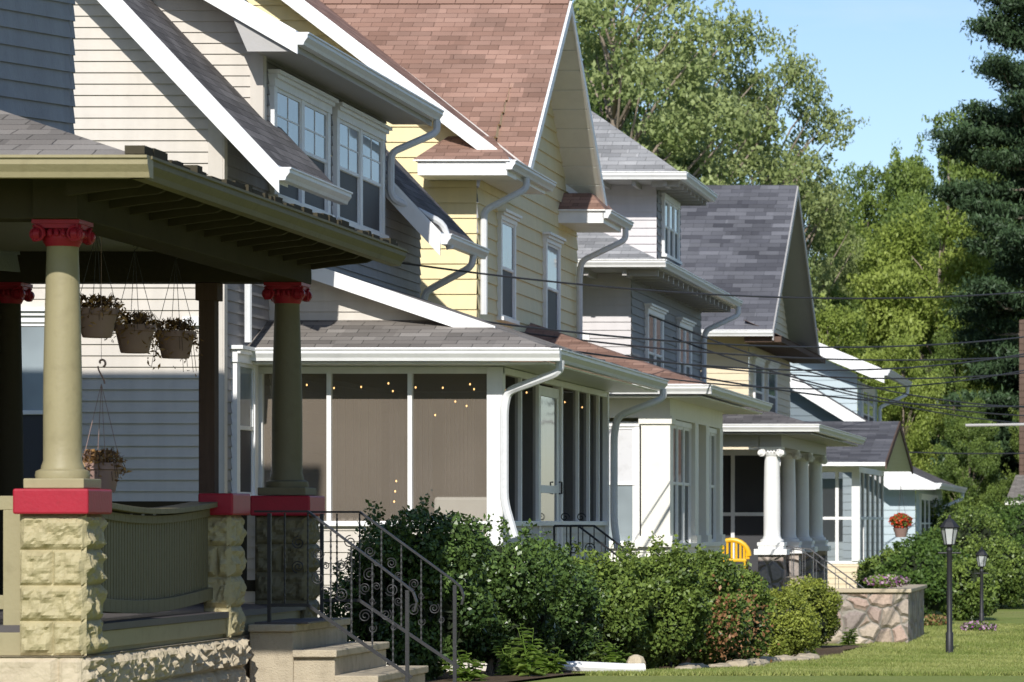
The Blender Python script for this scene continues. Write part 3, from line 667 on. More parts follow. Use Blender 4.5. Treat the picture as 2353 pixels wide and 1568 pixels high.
def pier(par,x0,x1,y0,y1,z0,z1,seed,mat='olivestone'):
    mb=MB(); mb.box(x0+.03,x1-.03,y0+.03,y1-.012,z0,z1)
    z=z1;i=0
    while z>z0+.02:
        zb=max(z-.203,z0); 
        for kind in ('y','x'):
            F=(lambda u,zz,d:(u,y0+.012-d,zz)) if kind=='y' else (lambda u,zz,d:(x1-.012+d,u,zz))
            a,b=(x0,x1) if kind=='y' else (y0,y1)
            split=(i%2==1)==(kind=='y')
            if split: mid=(a+b)/2; rockface(mb,F,a,mid,zb,z,.03,12,12,seed+i*3.3+1,freq=13); rockface(mb,F,mid,b,zb,z,.03,12,12,seed+i*3.3+2,freq=13)
            else: rockface(mb,F,a,b,zb,z,.034,22,12,seed+i*3.3,freq=13)
        z-=.203;i+=1
    p=mb.obj('pier',mat,par,smooth=False)
    c=MB(); c.box(x0-.02,x1+.03,y0-.05,y1+.05,z1,z1+.145); c.obj('pier_cap','red',p,bevel=.012)
    return p
X0,X1=-6.43,-6.05
pier(h,X0,X1,20.3,20.68,1.14,1.945,1.0)
pier(h,-6.23,X1,23.5,23.87,1.14,1.945,5.0)
pier(h,X0,X1,25.65,26.03,.7,1.945,9.0,mat='oliveshade')
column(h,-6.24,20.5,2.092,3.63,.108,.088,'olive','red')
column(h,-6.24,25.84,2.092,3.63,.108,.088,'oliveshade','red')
column(h,-8.26,25.84,1.31,3.63,.108,.088,'olivedeepshade','red')
mb=MB(); mb.box(-6.86,-6.745,25.76,25.88,1.31,3.63); mb.box(-6.88,-6.72,25.74,25.9,3.5,3.628); mb.obj('porch_post','wood',h,bevel=.004)
mb=MB()
y0,y1=20.7,23.49; K=24
def sag(t): return -.05*math.sin(math.pi*t)
for i in range(K):
    t0=i/K;t1=(i+1)/K; ya=y0+(y1-y0)*t0; yb=y0+(y1-y0)*t1
    for zc,hh,xo,xi in ((2.035,.035,-6.12,-6.30),(1.99,.05,-6.17,-6.25),(1.47,.08,-6.16,-6.26)):
        mb.prism([(xo,ya,zc-hh+sag(t0)),(xi,ya,zc-hh+sag(t0)),(xi,ya,zc+sag(t0)),(xo,ya,zc+sag(t0))],Vector((0,yb-ya,sag(t1)-sag(t0))))
    for q in (.2,.7):
        yc=ya+(yb-ya)*q; s=sag(t0+q/K); mb.box(-6.235,-6.19,yc-.022,yc+.022,1.45+s,1.955+s)
mb.obj('railing','oliveshade',h,bevel=.003)
mb=MB(); mb.box(-8.3,-6.44,20.44,20.56,1.97,2.05); mb.box(-8.3,-6.44,20.45,20.55,1.4,1.48); mb.box(-6.56,-6.45,20.43,20.57,1.14,1.969)
x=-8.2
while x<-6.6: mb.box(x,x+.05,20.48,20.52,1.48,1.97); x+=.085
mb.obj('railing','olive',h,bevel=.003)
mb=MB(); mb.box(-8.3,-6.44,25.78,25.9,1.97,2.05); mb.box(-8.3,-6.44,25.79,25.89,1.4,1.48)
x=-8.2
while x<-6.5: mb.box(x,x+.05,25.81,25.86,1.48,1.97); x+=.085
mb.obj('railing','olivedeepshade',h)
mb=MB(); mb.box(-8.3,-6.06,20.4,26.0,1.27,1.31); mb.obj('porch_floor','floorpaint',h)
mb=MB(); mb.box(-8.6,-6.1,20.38,26.0,1.137,1.269); mb.box(-6.1,-6.075,20.69,23.49,1.165,1.268); mb.obj('porch_skirt','olive',h,bevel=.004)
mb=MB(); mb.box(-8.6,-6.09,20.32,26.0,.4,1.135)
Fs=lambda u,z,d:(-6.06+d,u,z); Fn=lambda u,z,d:(u,20.28-d,z)
u=20.28;i=0
while u<23.9:
    w_=.62 if u<23.3 else 23.92-u
    if w_<.05: break
    rockface(mb,Fs,u,u+w_,.93,1.135,.055,34,8,20+i,freq=22); rockface(mb,Fs,u,u+w_,.72,.93,.045,34,8,40+i,freq=16); rockface(mb,Fs,u,u+w_,.5,.72,.045,20,8,60+i,freq=12); u+=w_;i+=1
u=-8.6
while u<-6.1:
    rockface(mb,Fn,u,min(u+.6,-6.06),.88,1.135,.02,16,8,80+i,freq=7); rockface(mb,Fn,u,min(u+.6,-6.06),.6,.88,.02,16,8,90+i); u+=.6;i+=1
mb.face([(-6.09,20.3,1.136),(-6.05,20.3,1.136),(-6.05,23.9,1.136),(-6.09,23.9,1.136)]); mb.face([(-8.6,20.27,1.1361),(-6.05,20.27,1.1361),(-6.05,20.33,1.1361),(-8.6,20.33,1.1361)])
mb.obj('foundation','foundation',h)
mb=MB(); 
for i in range(5):
    zt=1.213-.172*i; x1_=-5.735+.28*i; xa=-6.05 if i==0 else x1_-.30
    mb.box(xa,x1_-.02,24.0+.002*i,25.62,.3,zt-.051); mb.box(xa if i==0 else x1_-.298,x1_,23.96,25.64,zt-.05,zt)
mb.obj('steps','concrete',h,bevel=.008)
mb=MB(); mb.box(-6.02,-5.66,24.02,25.0,1.215,1.225); mb.obj('doormat','floorpaint',h)
def scroll(mb,x,y,z,r,turns,sgn=1,a0=0,th=.006):
    pts=[]
    n=int(18*turns)
    for i in range(n+1):
        a=a0+sgn*i/n*turns*2*math.pi; rr=r*(1-i/n*.82); pts.append((x+math.cos(a)*rr,y,z+math.sin(a)*rr))
    mb.tube(pts,th,5)
def handrail(par,y,xp,xt,xb,zt,zb,foot,mat='iron'):
    mb=MB(); 
    mb.bar((xp-.1,y,zt+.012),(xt,y,zt+.012),.03,.014); 
    P=[(xt,y,zt+.012),(xb-.05,y,zb+.06),(xb+.01,y,zb+.01),(xb+.035,y,zb-.06),(xb+.02,y,zb-.12)]
    for a,b in zip(P[:-1],P[1:]): mb.bar(a,b,.03,.014,(0,0,1) if abs(b[0]-a[0])>.03 else (1,0,0))
    lo=.62
    mb.bar((xp,y,zt-lo),(xt,y,zt-lo),.014,.022); mb.bar((xt,y,zt-lo),(xb,y,zb-lo+.05),.014,.022)
    mb.bar((xp,y,zt),(xp,y,1.2),.024,.024,(0,1,0)); mb.bar((xb-.03,y,zb+.02),(xb-.03,y,foot),.024,.024,(0,1,0))
    xs=[xp+(xt-xp)*.4,xt]+[xt+(xb-xt)*t for t in (.22,.42,.62,.82)]
    for i,x in enumerate(xs):
        t=max(0,(x-xt)/(xb-xt)); zt_=zt+(zb-zt)*t; zl=zt-lo+((zb-lo+.05)-(zt-lo))*t
        n=int((zt_-zl)/.02); pts=[(x,y,zl+(zt_-zl)*k/n) for k in range(n+1)]
        mb.tube(pts,[.0085 if (k%2) else .0055 for k in range(n+1)],4)
    for i,(tx,fz) in enumerate([(.10,.35),(.10,.62),(.32,.30),(.32,.6),(.55,.34),(.55,.64),(.75,.45)]):
        x=xt+(xb-xt)*tx; zt_=zt+(zb-zt)*tx; z=zt_-lo*fz; r=.048 if i%2 else .04
        scroll(mb,x-.0,y,z,r,1.9,1 if i%2 else -1,1.2*i,.004); scroll(mb,x+.05,y,z-.085,r*.62,1.5,-1,2+i,.004)
    scroll(mb,xp+(xt-xp)*.75,y,zt-.2,.045,1.8,1,1.5,.004); scroll(mb,xp+(xt-xp)*.75,y,zt-.36,.045,1.8,-1,4.5,.004)
    return mb.obj('handrail',mat,par,smooth=False)
handrail(h,24.06,-5.93,-5.67,-4.97,1.96,1.42,.45)
handrail(h,25.5,-5.91,-5.64,-4.93,1.96,1.43,.45)
def basket(x,y,zt,label,r=.125,hh=.18,hang=3.83,rope=False,seed=0,droop=.1):
    e=thing('hanging_basket',label,'hanging basket',(x,y,zt-hh),'hanging baskets on the olive porch'); rng=np.random.default_rng(seed)
    mb=MB(); mb.lathe((x,y,zt),[(r*.68,-hh),(r*.72,-hh+.01),(r*.95,-.045),(r*1.06,-.04),(r*1.06,-.001),(r*.98,0),(r*.95,-.03),(.01,-.035)],28); mb.obj('pot','terracotta',e,smooth=True)
    hz=min(hang,zt+.48); w=MB()
    for k in range(4):
        a=k*math.pi/2+.5; w.tube([(x+math.cos(a)*r,y+math.sin(a)*r,zt-.01),(x,y,hz)],.0022,4)
    if rope:
        w.tube([(x+math.cos(i*.35)*.02,y,hz+.012*i+.0) for i in range(10)],.005,5); scroll(w,x,y,hz+.13,.03,.8,1,-1.2,.007); w.tube([(x,y,hz+.15),(x,y,hang)],.0015,4)
    else: scroll(w,x,y,hz+.02,.02,.8,1,-1.5,.003); w.tube([(x,y,hz+.03),(x,y,hang)],.003,4)
    w.obj('hanger','terracotta' if rope else 'wire',e)
    n=360; a=rng.uniform(0,6.283,n); q=rng.uniform(.2,1.45,n)*r; out=np.clip(q/r-.9,0,1); z=zt+rng.uniform(0,.07,n)*(1-out)-out*rng.uniform(0,droop*3,n)+.005
    P=np.stack([x+np.cos(a)*q,y+np.sin(a)*q,z],1); me=leafmesh('dried',P,.042,'dry',rng.uniform(0,1,n),rng=rng,aspect=.35); o=meshobj('dried_plant',me); attach(o,e)
    s=MB()
    for k in range(22):
        a=rng.uniform(0,6.28); l=rng.uniform(.9,1.5)*r; s.tube([(x,y,zt-.03),(x+math.cos(a)*l*.7,y+math.sin(a)*l*.7,zt+rng.uniform(.03,.1)),(x+math.cos(a)*l,y+math.sin(a)*l,zt+rng.uniform(-droop*1.4,.05))],.002,4)
    s.obj('dried_stem','wood',e)
    return e
basket(-6.50,22.05,3.22,'faded pink hanging pot with dried plant',seed=1)
basket(-6.48,22.80,3.16,'faded pink hanging pot with dried brown flowers',seed=2)
basket(-6.45,23.65,3.165,'faded pink hanging pot with drooping dried stems',seed=3,droop=.2)
basket(-6.37,21.7,2.26,'pink pot with dried plant on a rope hanger',seed=4,rope=True,r=.115)

# ------------------------------------------------------------------ HOUSE 2 (grey siding, screened porch)
h=thing('house','grey vinyl-sided house with dormer and screened front porch','house',(-8.6,37.5,gz(37)))
mb=MB(); siding(mb,'y',33.1,[(-17,.4),(-8.6,.4),(-8.6,5.75),(-12.8,10.15),(-17,5.6)],.105,.016)
mb.obj('side_wall','sidinggrey',h)
mb=MB(); siding(mb,'x',-8.6,[(33.1,.4),(42.1,.4),(42.1,5.75),(33.1,5.75)],.105,.016); siding(mb,'x',-8.6,[(34.57,5.755),(40.2,5.755),(40.2,6.75),(34.57,6.75)],.105,.016)
mb.box(-17,-16.95,33.1,42.1,.4,5.6); mb.box(-16.95,-8.62,42.06,42.1,.4,5.6); mb.obj('front_wall','sidingshade',h)
mb=MB(); siding(mb,'y',34.57,[(-8.6,5.7),(-8.6,6.85),(-10.7,8.05)],.105,.016); mb.obj('dormer_wall','sidinggrey',h)
mb=MB(); mb.box(-8.72,-8.585,33.075,33.1,.4,5.7); mb.box(-8.6,-8.57,33.082,33.19,.4,5.7); mb.box(-8.7,-8.575,34.545,34.568,5.72,6.8); mb.box(-8.598,-8.57,34.569,34.66,5.5,6.42); mb.obj('corner_trim','sidinggrey',h)
S=1.065; ex=-7.98; ezz=5.17
def Zm(x): return ezz+(ex-x)*S
mb=MB()
roofslab(mb,[(ex,32.68,ezz),(ex,34.56,ezz),(-12.8,34.56,Zm(-12.8)),(-12.8,32.68,Zm(-12.8))],.12)
roofslab(mb,[(ex,34.561,ezz),(ex,35.2,ezz),(-8.6,35.2,Zm(-8.6)),(-8.6,34.561,Zm(-8.6))],.12)
roofslab(mb,[(ex,40.2,ezz),(ex,42.5,ezz),(-12.8,42.5,Zm(-12.8)),(-12.8,40.2,Zm(-12.8))],.12)
roofslab(mb,[(-10.6,34.561,Zm(-10.6)),(-10.6,40.199,Zm(-10.6)),(-12.8,40.199,Zm(-12.8)),(-12.8,34.561,Zm(-12.8))],.12)
roofslab(mb,[(-17.6,42.5,5.2),(-17.6,32.68,5.2),(-12.8,32.68,Zm(-12.8)),(-12.8,42.5,Zm(-12.8))],.12)
mb.obj('roof',['shdark','white'],h)
def rake(mb,x0,z0,x1,z1,y,w=.2,t=.03,drop=.0):
    mb.prism([(x0,y,z0-drop),(x1,y,z1-drop),(x1,y,z1-w-drop),(x0,y,z0-w-drop)],(0,-t,0))
mb=MB(); rake(mb,ex+.02,ezz-.0,-12.8,Zm(-12.8),32.68,.24,.03,.02)
mb.prism([(ex,32.70,ezz-.14),(-8.6,32.70,Zm(-8.6)-.14),(-8.6,32.70,Zm(-8.6)-.17),(ex,32.70,ezz-.17)],(0,.38,0)); mb.obj('rake_board','white',h)
mb=MB(); rake(mb,ex,ezz-.01,-8.6,Zm(-8.6),40.2,.24,.03,.02); mb.obj('rake_board','white',h)
dz=6.60; dS=.577; dx=-8.15
mb=MB(); roofslab(mb,[(dx,34.1,dz),(dx,40.6,dz),(-11.2,40.6,dz+(dx+11.2)*dS),(-11.2,34.1,dz+(dx+11.2)*dS)],.10); mb.obj('dormer_roof',['shdark','white'],h)
mb=MB(); rake(mb,dx+.02,dz-.01,-11.2,dz+(dx+11.2)*dS,34.1,.2,.03,.02); mb.obj('rake_board','white',h)
mb=MB(); mb.box(-8.6,dx-.02,34.14,40.58,6.42,6.44); mb.box(dx-.03,dx-.005,34.12,40.58,6.40,6.50)
mb.prism([(dx-.01,34.12,6.40),(dx-.01,34.12,6.53),(-8.75,34.12,6.86),(-8.75,34.12,6.70),(-8.62,34.12,6.40)],(0,.02,0)); mb.obj('soffit','soffit',h)
gutter(h,(dx,34.08,6.46),(dx,40.62,6.46),(1,0,0)); gutter(h,(ex,32.66,5.03),(ex,35.2,5.03),(1,0,0)); gutter(h,(ex,40.2,5.03),(ex,42.52,5.03),(1,0,0))
downspout(h,[(-8.08,40.5,6.46),(-8.08,40.5,6.32),(-8.52,40.1,6.05),(-8.52,40.1,5.55),(-8.0,40.45,5.28),(-7.93,40.5,5.0)],.042)
downspout(h,[(-7.93,41.9,5.05),(-7.95,41.9,4.9),(-8.5,42.0,4.62),(-8.54,42.0,4.5),(-8.54,42.0,1)],.042)
window(h,'x',-8.6,34.85,37.25,5.1,6.16,2,.12,True,up='glasslight',grid=True)
window(h,'x',-8.6,37.55,39.9,5.1,6.16,2,.12,True,up='glasslight',grid=True)
window(h,'x',-8.6,33.42,34.22,2.15,3.40,1,.12,True)
window(h,'x',-8.6,34.9,35.8,2.15,3.30,1,.12,False)
window(h,'y',33.1,-10.75,-9.95,2.05,3.75,1,.1,True,up='glasslight')
mb=MB(); mb.box(-8.95,-8.8,33.04,33.1,3.72,3.80); mb.obj('wall_fixture','white',h)
downspout(h,[(-8.50,33.75,4.9),(-8.52,33.75,4.7),(-8.52,33.75,3.6)],.035)
px0=-5.69; pz=3.56; ps=.34; ya=33.93; yb=41.5; yw=34.62
mb=MB()
t=yw-ya
roofslab(mb,[(px0,ya,pz),(px0,yb,pz),(-8.6,yb,pz+ps*(px0+8.6)),(-8.6,yw,pz+ps*(px0+8.6)),(px0-t,yw,pz+ps*t)],.06)
roofslab(mb,[(-8.6,ya,pz),(px0,ya,pz),(px0-1.0,ya+1.0,pz+ps*1.0),(-8.6,ya+1.0,pz+ps*1.0)],.06)
rr=random.Random(9); y=ya
while y<yb-.1:
    w_=rr.uniform(.1,.28); mb.box(px0-.05,px0+rr.uniform(.01,.035),y,y+w_-.02,pz+.004,pz+rr.uniform(.012,.035),2); y+=w_
mb.obj('porch_roof',['shgrey','white','floorpaint'],h)
mb=MB(); siding(mb,'y',34.86,[(-8.6,3.85),(-6.55,3.85),(-6.55,3.86),(-8.6,4.50)],.105,.016); mb.obj('porch_gable_wall','sidinggrey',h)
mb=MB(); rake(mb,-6.34,3.80,-8.6,3.80+2.26*ps,34.64,.15,.04,.0); mb.obj('rake_board','white',h)
gutter(h,(px0-.02,ya-.02,3.43),(px0-.02,yb,3.43),(1,0,0)); gutter(h,(-8.72,ya+.02,3.43),(px0+.10,ya+.02,3.43),(0,-1,0),'white')
mb=MB(); mb.box(-8.6,px0-.02,ya+.03,yb-.02,3.405,3.425); mb.obj('soffit','white',h)
mb=MB(); mb.box(-8.6,-6.25,34.42,40.98,3.395,3.402); mb.obj('porch_ceiling','interior',h)
mb=MB(); siding(mb,'y',34.42,[(-8.6,.35),(-6.25,.35),(-6.25,1.86),(-8.6,1.86)],.105,.014); siding(mb,'x',-6.25,[(34.42,.2),(41,.2),(41,1.86),(34.42,1.86)],.105,.014); mb.obj('porch_wall','sidinggrey',h)
mb=MB(); mb.box(-8.6,-6.27,36.05,36.1,1.3,3.39) if False else None
mb.box(-8.6,-6.27,40.9,40.95,.2,3.39)
zz=1.3;k=0
while zz<3.3:
    x=-8.58-(.19 if k%2 else 0)
    while x<-6.35:
        a_=max(x,-8.58);b2_=min(x+.37,-6.3)
        if b2_>a_+.03: mb.box(a_,b2_,40.87,40.899,zz,zz+.185)
        x+=.38
    zz+=.2;k+=1
mb.obj('inner_wall','soffit',h)
mb=MB(); mb.box(-8.6,-6.3,34.45,40.86,1.2,1.3); mb.obj('porch_floor','interior',h)
mb=MB()
mb.box(-8.6,-6.22,34.36,34.46,1.86,1.91); mb.box(-8.6,-6.22,34.37,34.45,3.33,3.40)
for x in (-8.58,-7.92,-7.14): mb.box(x,x+.045,34.36,34.45,1.91,3.33)
mb.box(-6.375,-6.22,34.35,34.5,.3,3.395)
mb.box(-6.30,-6.215,34.5,41.0,1.86,1.91); mb.box(-6.30,-6.218,34.5,41.0,3.33,3.396)
for y in (35.4,36.42,38.95,39.7,40.4): mb.box(-6.29,-6.225,y,y+.05,1.91,3.33)
mb.box(-6.33,-6.21,40.96,41.06,.2,3.396); mb.box(-6.31,-6.212,37.75,37.85,1.3,3.33)
mb.obj('porch_frame','white',h,bevel=.004)
mb=MB(); mb.face([(-8.56,34.41,1.9),(-6.37,34.41,1.9),(-6.37,34.41,3.34),(-8.56,34.41,3.34)]); mb.obj('insect_screen','screen',h)
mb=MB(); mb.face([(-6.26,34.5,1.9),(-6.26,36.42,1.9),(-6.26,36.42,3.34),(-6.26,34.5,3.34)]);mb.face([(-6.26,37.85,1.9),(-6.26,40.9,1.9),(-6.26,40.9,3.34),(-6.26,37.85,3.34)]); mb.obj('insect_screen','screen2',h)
mb=MB(); mb.box(-6.28,-6.235,36.5,36.6,1.32,3.3);mb.box(-6.28,-6.235,37.6,37.72,1.32,3.3);mb.box(-6.28,-6.236,36.6,37.6,3.2,3.3);mb.box(-6.28,-6.236,36.6,37.6,2.2,2.28);mb.box(-6.28,-6.236,36.6,37.6,1.32,1.5)
d=mb.obj('door','white',h); mb=MB(); mb.box(-6.262,-6.25,36.6,37.6,1.5,3.2); mb.obj('glass','glass',d); mb=MB(); mb.tube([(-6.22,37.62,2.2),(-6.19,37.62,2.2),(-6.19,37.62,2.32),(-6.22,37.62,2.32)],.01,6); mb.obj('handle','iron',d)
for x,wd,mm in ((-8.35,.55,'ceiling'),(-7.7,.42,'soffit'),(-7.15,.3,'ceiling')):
    mb=MB()
    for k in range(14): mb.box(x+wd*k/14,x+wd*(k+1)/14-.002,36.2+.03*(k%2),36.24+.03*(k%2),1.5,3.15)
    mb.obj('curtain',mm,h)
mb=MB(); mb.box(-7.1,-6.5,35.0,35.5,1.3,1.75); mb.box(-7.1,-6.5,35.42,35.5,1.75,2.15); mb.obj('porch_seat','offwhite',h,bevel=.03)
mb=MB()
def bulb(x,y,z): mb.lathe((x,y,z),[(.002,-.012),(.008,-.005),(.008,.003),(.002,.01)],6,0)
for i in range(34):
    if i%4==1: bulb(-8.5+i*.066,34.62,3.25-.05*abs(math.sin(i*.55)))
for i in range(30):
    if i%3==1: bulb(-6.4,34.7+i*.2,3.25-.06*abs(math.sin(i*.6)))
for x,y,z in [(-6.9,35.5,3.1),(-6.75,35.3,3.05),(-7.0,35,2.95),(-6.6,34.9,3.2),(-7.5,35.4,3.2),(-7.35,34.8,2.2),(-7.34,34.8,2.3),(-7.36,34.8,2.1)]: bulb(x,y,z)
mb.obj('string_lights','bulb',h)
downspout(h,[(-5.62,34.05,3.44),(-5.62,34.05,3.33),(-6.17,34.35,3.16),(-6.2,34.32,3.0),(-6.2,34.32,2.1),(-6.1,34.32,1.75)],.042)
downspout(h,[(-5.62,41.3,3.44),(-5.62,41.3,3.33),(-6.12,41.1,3.12),(-6.16,41.1,2.9),(-6.16,41.1,1.9),(-6.12,41.1,1.6)],.042)
mb=MB()
for i in range(3): mb.box(-6.2 if i==0 else -6.2+.28*i+.02,-5.9+.28*i,36.85,38.0,.3,1.2-.2*i)
mb.obj('steps','concrete',h)
for y in (36.9,37.95):
    mb=MB(); mb.tube([(-6.15,y,1.86),(-5.9,y,1.86),(-5.1,y,1.25),(-5.08,y,.35)],.012,6); mb.tube([(-6.15,y,1.86),(-6.15,y,1.2)],.012,6)
    for i in range(8): x=-6.02+i*.12; z=1.86-max(0,(x+5.9))*.76; mb.tube([(x,y,z),(x,y,z-.6)],.007,4)
    mb.bar((-6.15,y,1.3),(-5.9,y,1.3),.012,.02); mb.bar((-5.9,y,1.3),(-5.1,y,.7),.012,.02); scroll(mb,-5.95,y,1.62,.06,1.6); scroll(mb,-5.7,y,1.4,.06,1.6); scroll(mb,-6.04,y,1.95,.05,1.3)
    mb.obj('handrail','iron',h)
mb=MB(); mb.box(-17,-8.62,33.14,42.05,.2,.9); mb.obj('foundation','concrete',h)

# ------------------------------------------------------------------ HOUSE 3 (yellow)
h=thing('house','pale yellow house with brown shingled cross gable and cream porch','house',(-8.4,48.5,0))
mb=MB(); siding(mb,'y',44.6,[(-15.2,0),(-8.4,0),(-8.4,6.55),(-11.6,9.05),(-15.2,6.4)],.19,.02); siding(mb,'x',-8.4,[(44.6,0),(52.4,0),(52.4,6.05),(48.7,8.85),(44.6,6.05)],.19,.02)
mb.box(-15.2,-8.42,52.35,52.38,0,6.05); mb.box(-15.2,-15.15,44.65,52.3,0,6.1); mb.obj('wall','yellow',h)
s3=.77; e3=-7.95; z3=6.43
def Z3(x): return z3+(e3-x)*s3
mb=MB(); roofslab(mb,[(e3,44.2,z3),(e3,45.8,z3),(-11.6,49.6,Z3(-11.6)),(-11.6,44.2,Z3(-11.6))],.10)
roofslab(mb,[(-11.3,49.6,Z3(-11.3)),(-11.3,52.8,Z3(-11.3)),(-11.6,52.8,Z3(-11.6)),(-11.6,49.6,Z3(-11.6))],.1)
roofslab(mb,[(e3,51.8,z3),(e3,52.8,z3),(-11.3,52.8,Z3(-11.3)),(-11.3,48.4,Z3(-11.3))],.10)
roofslab(mb,[(-15.6,52.8,6.2),(-15.6,44.2,6.2),(-11.6,44.2,Z3(-11.6)),(-11.6,52.8,Z3(-11.6))],.10)
roofslab(mb,[(-11.35,48.7,9.03),(-7.9,48.7,9.03),(-7.9,45.4,6.42)],.09)
roofslab(mb,[(-7.9,48.7,9.03),(-11.35,48.7,9.03),(-7.9,52.0,6.42)],.09)
mb.obj('roof',['shbrown','white'],h)
mb=MB(); 
for k in range(14): mb.prism([(-11.5+k*.257,48.58,8.96),(-11.5+k*.257,48.7,9.065+.01*(k%2)),(-11.5+k*.257,48.82,8.96)],(.25,0,0))
mb.obj('ridge_cap','shbrown',h)
mb=MB(); rake(mb,e3+.02,z3-.02,-11.6,Z3(-11.6)-.02,44.2,.2,.03,0); mb.obj('rake_board','white',h)
for (ya_,yb_) in ((45.4,48.7),(52.0,48.7)):
    mb=MB(); mb.prism([(-7.9,ya_,6.40),(-7.9,yb_,9.01),(-7.9,yb_,8.86),(-7.9,ya_,6.25)],(.03,0,0)); mb.obj('rake_board','white',h)
mb=MB()
for k in range(11):
    t0=k/11;t1=(k+.94)/11
    for sgn in (-1,1):
        a0=48.7+sgn*3.3*t0;a1=48.7+sgn*3.3*t1; q0=8.90-2.61*t0;q1=8.90-2.61*t1
        mb.prism([(-8.4,a0,q0),(-7.905,a0,q0),(-7.905,a1,q1),(-8.4,a1,q1)],(0,0,-.02))
mb.obj('soffit','offwhite',h)
for bb in ((-9.0,-7.9,43.92,44.58,6.17,6.35),(-8.4,-7.75,50.7,52.4,6.15,6.33),(-8.38,-7.9,44.6,46.7,6.19,6.33)):
    mb=MB(); mb.box(*bb); mb.obj('eave_return','white',h)
mb=MB(); roofslab(mb,[(-9.05,43.88,6.36),(-7.86,43.88,6.36),(-8.2,44.58,6.72),(-8.75,44.58,6.72)],.02); mb.face([(-9.05,43.88,6.35),(-8.75,44.58,6.7),(-9.05,44.58,6.35)]); mb.obj('eave_return_roof',['shbrown','white'],h)
mb=MB(); roofslab(mb,[(-8.4,50.66,6.34),(-7.72,50.66,6.34),(-8.0,51.2,6.62),(-8.4,51.2,6.62)],.02); roofslab(mb,[(-7.72,50.66,6.34),(-7.72,52.4,6.34),(-8.0,52.3,6.62),(-8.0,51.2,6.62)],.02); mb.obj('eave_return_roof',['shbrown','white'],h)
gutter(h,(-7.91,43.9,6.24),(-7.91,46.9,6.24),(1,0,0)); gutter(h,(-7.76,50.7,6.22),(-7.76,52.9,6.22),(1,0,0))
downspout(h,[(-7.85,45.0,6.24),(-7.85,45.0,6.1),(-8.33,44.7,5.8),(-8.33,44.7,5.6),(-8.33,44.7,4.5)],.045)
downspout(h,[(-7.7,52.5,6.22),(-7.7,52.5,6.05),(-8.3,52.2,5.72),(-8.33,52.2,5.5),(-8.33,52.2,3)],.045)
window(h,'x',-8.4,45.95,47.05,4.55,5.80,1,.1,True); window(h,'x',-8.4,49.4,50.6,4.5,5.78,1,.1,True)
mb=MB(); mb.box(-8.38,-8.355,48.4,49.0,7.9,8.3); mb.obj('gable_vent','white',h)
a,b_,e=45.72,53.1,-5.72
mb=MB(); zz=3.67
roofslab(mb,[(e,a,zz),(e,b_,zz),(-8.4,b_-2.68,zz+.35*2.68),(-8.4,a+2.68,zz+.35*2.68)],.06); roofslab(mb,[(-8.4,a,zz),(e,a,zz),(-8.4,a+2.68,zz+.35*2.68)],.06); roofslab(mb,[(e,b_,zz),(-8.4,b_,zz),(-8.4,b_-2.68,zz+.35*2.68)],.06)
mb.obj('porch_roof',['shbrown','white'],h)
gutter(h,(e,a-.02,3.54),(e,b_,3.54),(1,0,0)); gutter(h,(-8.4,a+.02,3.54),(e+.12,a+.02,3.54),(0,-1,0),'white')
mb=MB(); mb.box(-8.4,e-.02,a+.03,b_-.03,3.501,3.52); mb.obj('soffit','offwhite',h)
mb=MB(); mb.box(-8.4,-6.2,46.2,46.3,3.25,3.5); mb.box(-6.3,-6.2,46.301,51.9,3.25,3.5)
siding(mb,'y',46.22,[(-8.4,-.05),(-6.2,-.05),(-6.2,1.6),(-8.4,1.6)],.12,.015); siding(mb,'x',-6.22,[(46.2,-.05),(51.9,-.05),(51.9,1.6),(46.2,1.6)],.12,.015)
mb.box(-6.57,-6.195,46.17,46.5,1.72,3.17); mb.box(-6.61,-6.16,46.13,46.54,1.58,1.72); mb.box(-6.60,-6.17,46.14,46.53,3.17,3.27)
for y in (48.7,49.9,51.5): mb.box(-6.5,-6.19,y,y+.36,1.72,3.25); mb.box(-6.5,-6.16,y-.04,y+.4,1.62,1.72)
mb.box(-6.35,-6.15,46.54,51.9,1.56,1.62); mb.box(-8.4,-6.61,46.15,46.4,1.56,1.62); mb.box(-8.4,-6.31,51.86,51.9,0,3.5)
mb.obj('porch_wall','offwhite',h)
window(h,'y',46.3,-7.55,-6.6,1.62,3.14,1,.06,False,up='shade',lo='glasslight',sill=False)
window(h,'x',-6.3,46.6,48.65,1.62,3.17,3,.07,False,up='glass',lo='screendark',sill=False)
window(h,'x',-6.3,50.3,51.45,1.62,3.17,2,.07,False,up='glass',lo='screendark',sill=False)
mb=MB(); 
for i in range(5): mb.box(-6.2 if i==0 else -6.13+.28*i,-5.85+.28*i,48.9,50.3,0,1.3-.25*i)
mb.obj('steps','concrete',h)

def hip(mb,x0,x1,y0,y1,z,s,th=.06):
    w=(x1-x0)/2;l=(y1-y0)/2
    if w<=l:
        a=(x0+w,y0+w,z+s*w);b=(x0+w,y1-w,z+s*w)
        roofslab(mb,[(x1,y0,z),(x1,y1,z),b,a] if l-w>.01 else [(x1,y0,z),(x1,y1,z),a],th); roofslab(mb,[(x0,y1,z),(x0,y0,z),a,b] if l-w>.01 else [(x0,y1,z),(x0,y0,z),a],th)
        roofslab(mb,[(x0,y0,z),(x1,y0,z),a],th); roofslab(mb,[(x1,y1,z),(x0,y1,z),b],th)
    else:
        a=(x0+l,y0+l,z+s*l);b=(x1-l,y0+l,z+s*l)
        roofslab(mb,[(x0,y0,z),(x1,y0,z),b,a],th); roofslab(mb,[(x1,y1,z),(x0,y1,z),a,b],th)
        roofslab(mb,[(x1,y0,z),(x1,y1,z),b],th); roofslab(mb,[(x0,y1,z),(x0,y0,z),a],th)
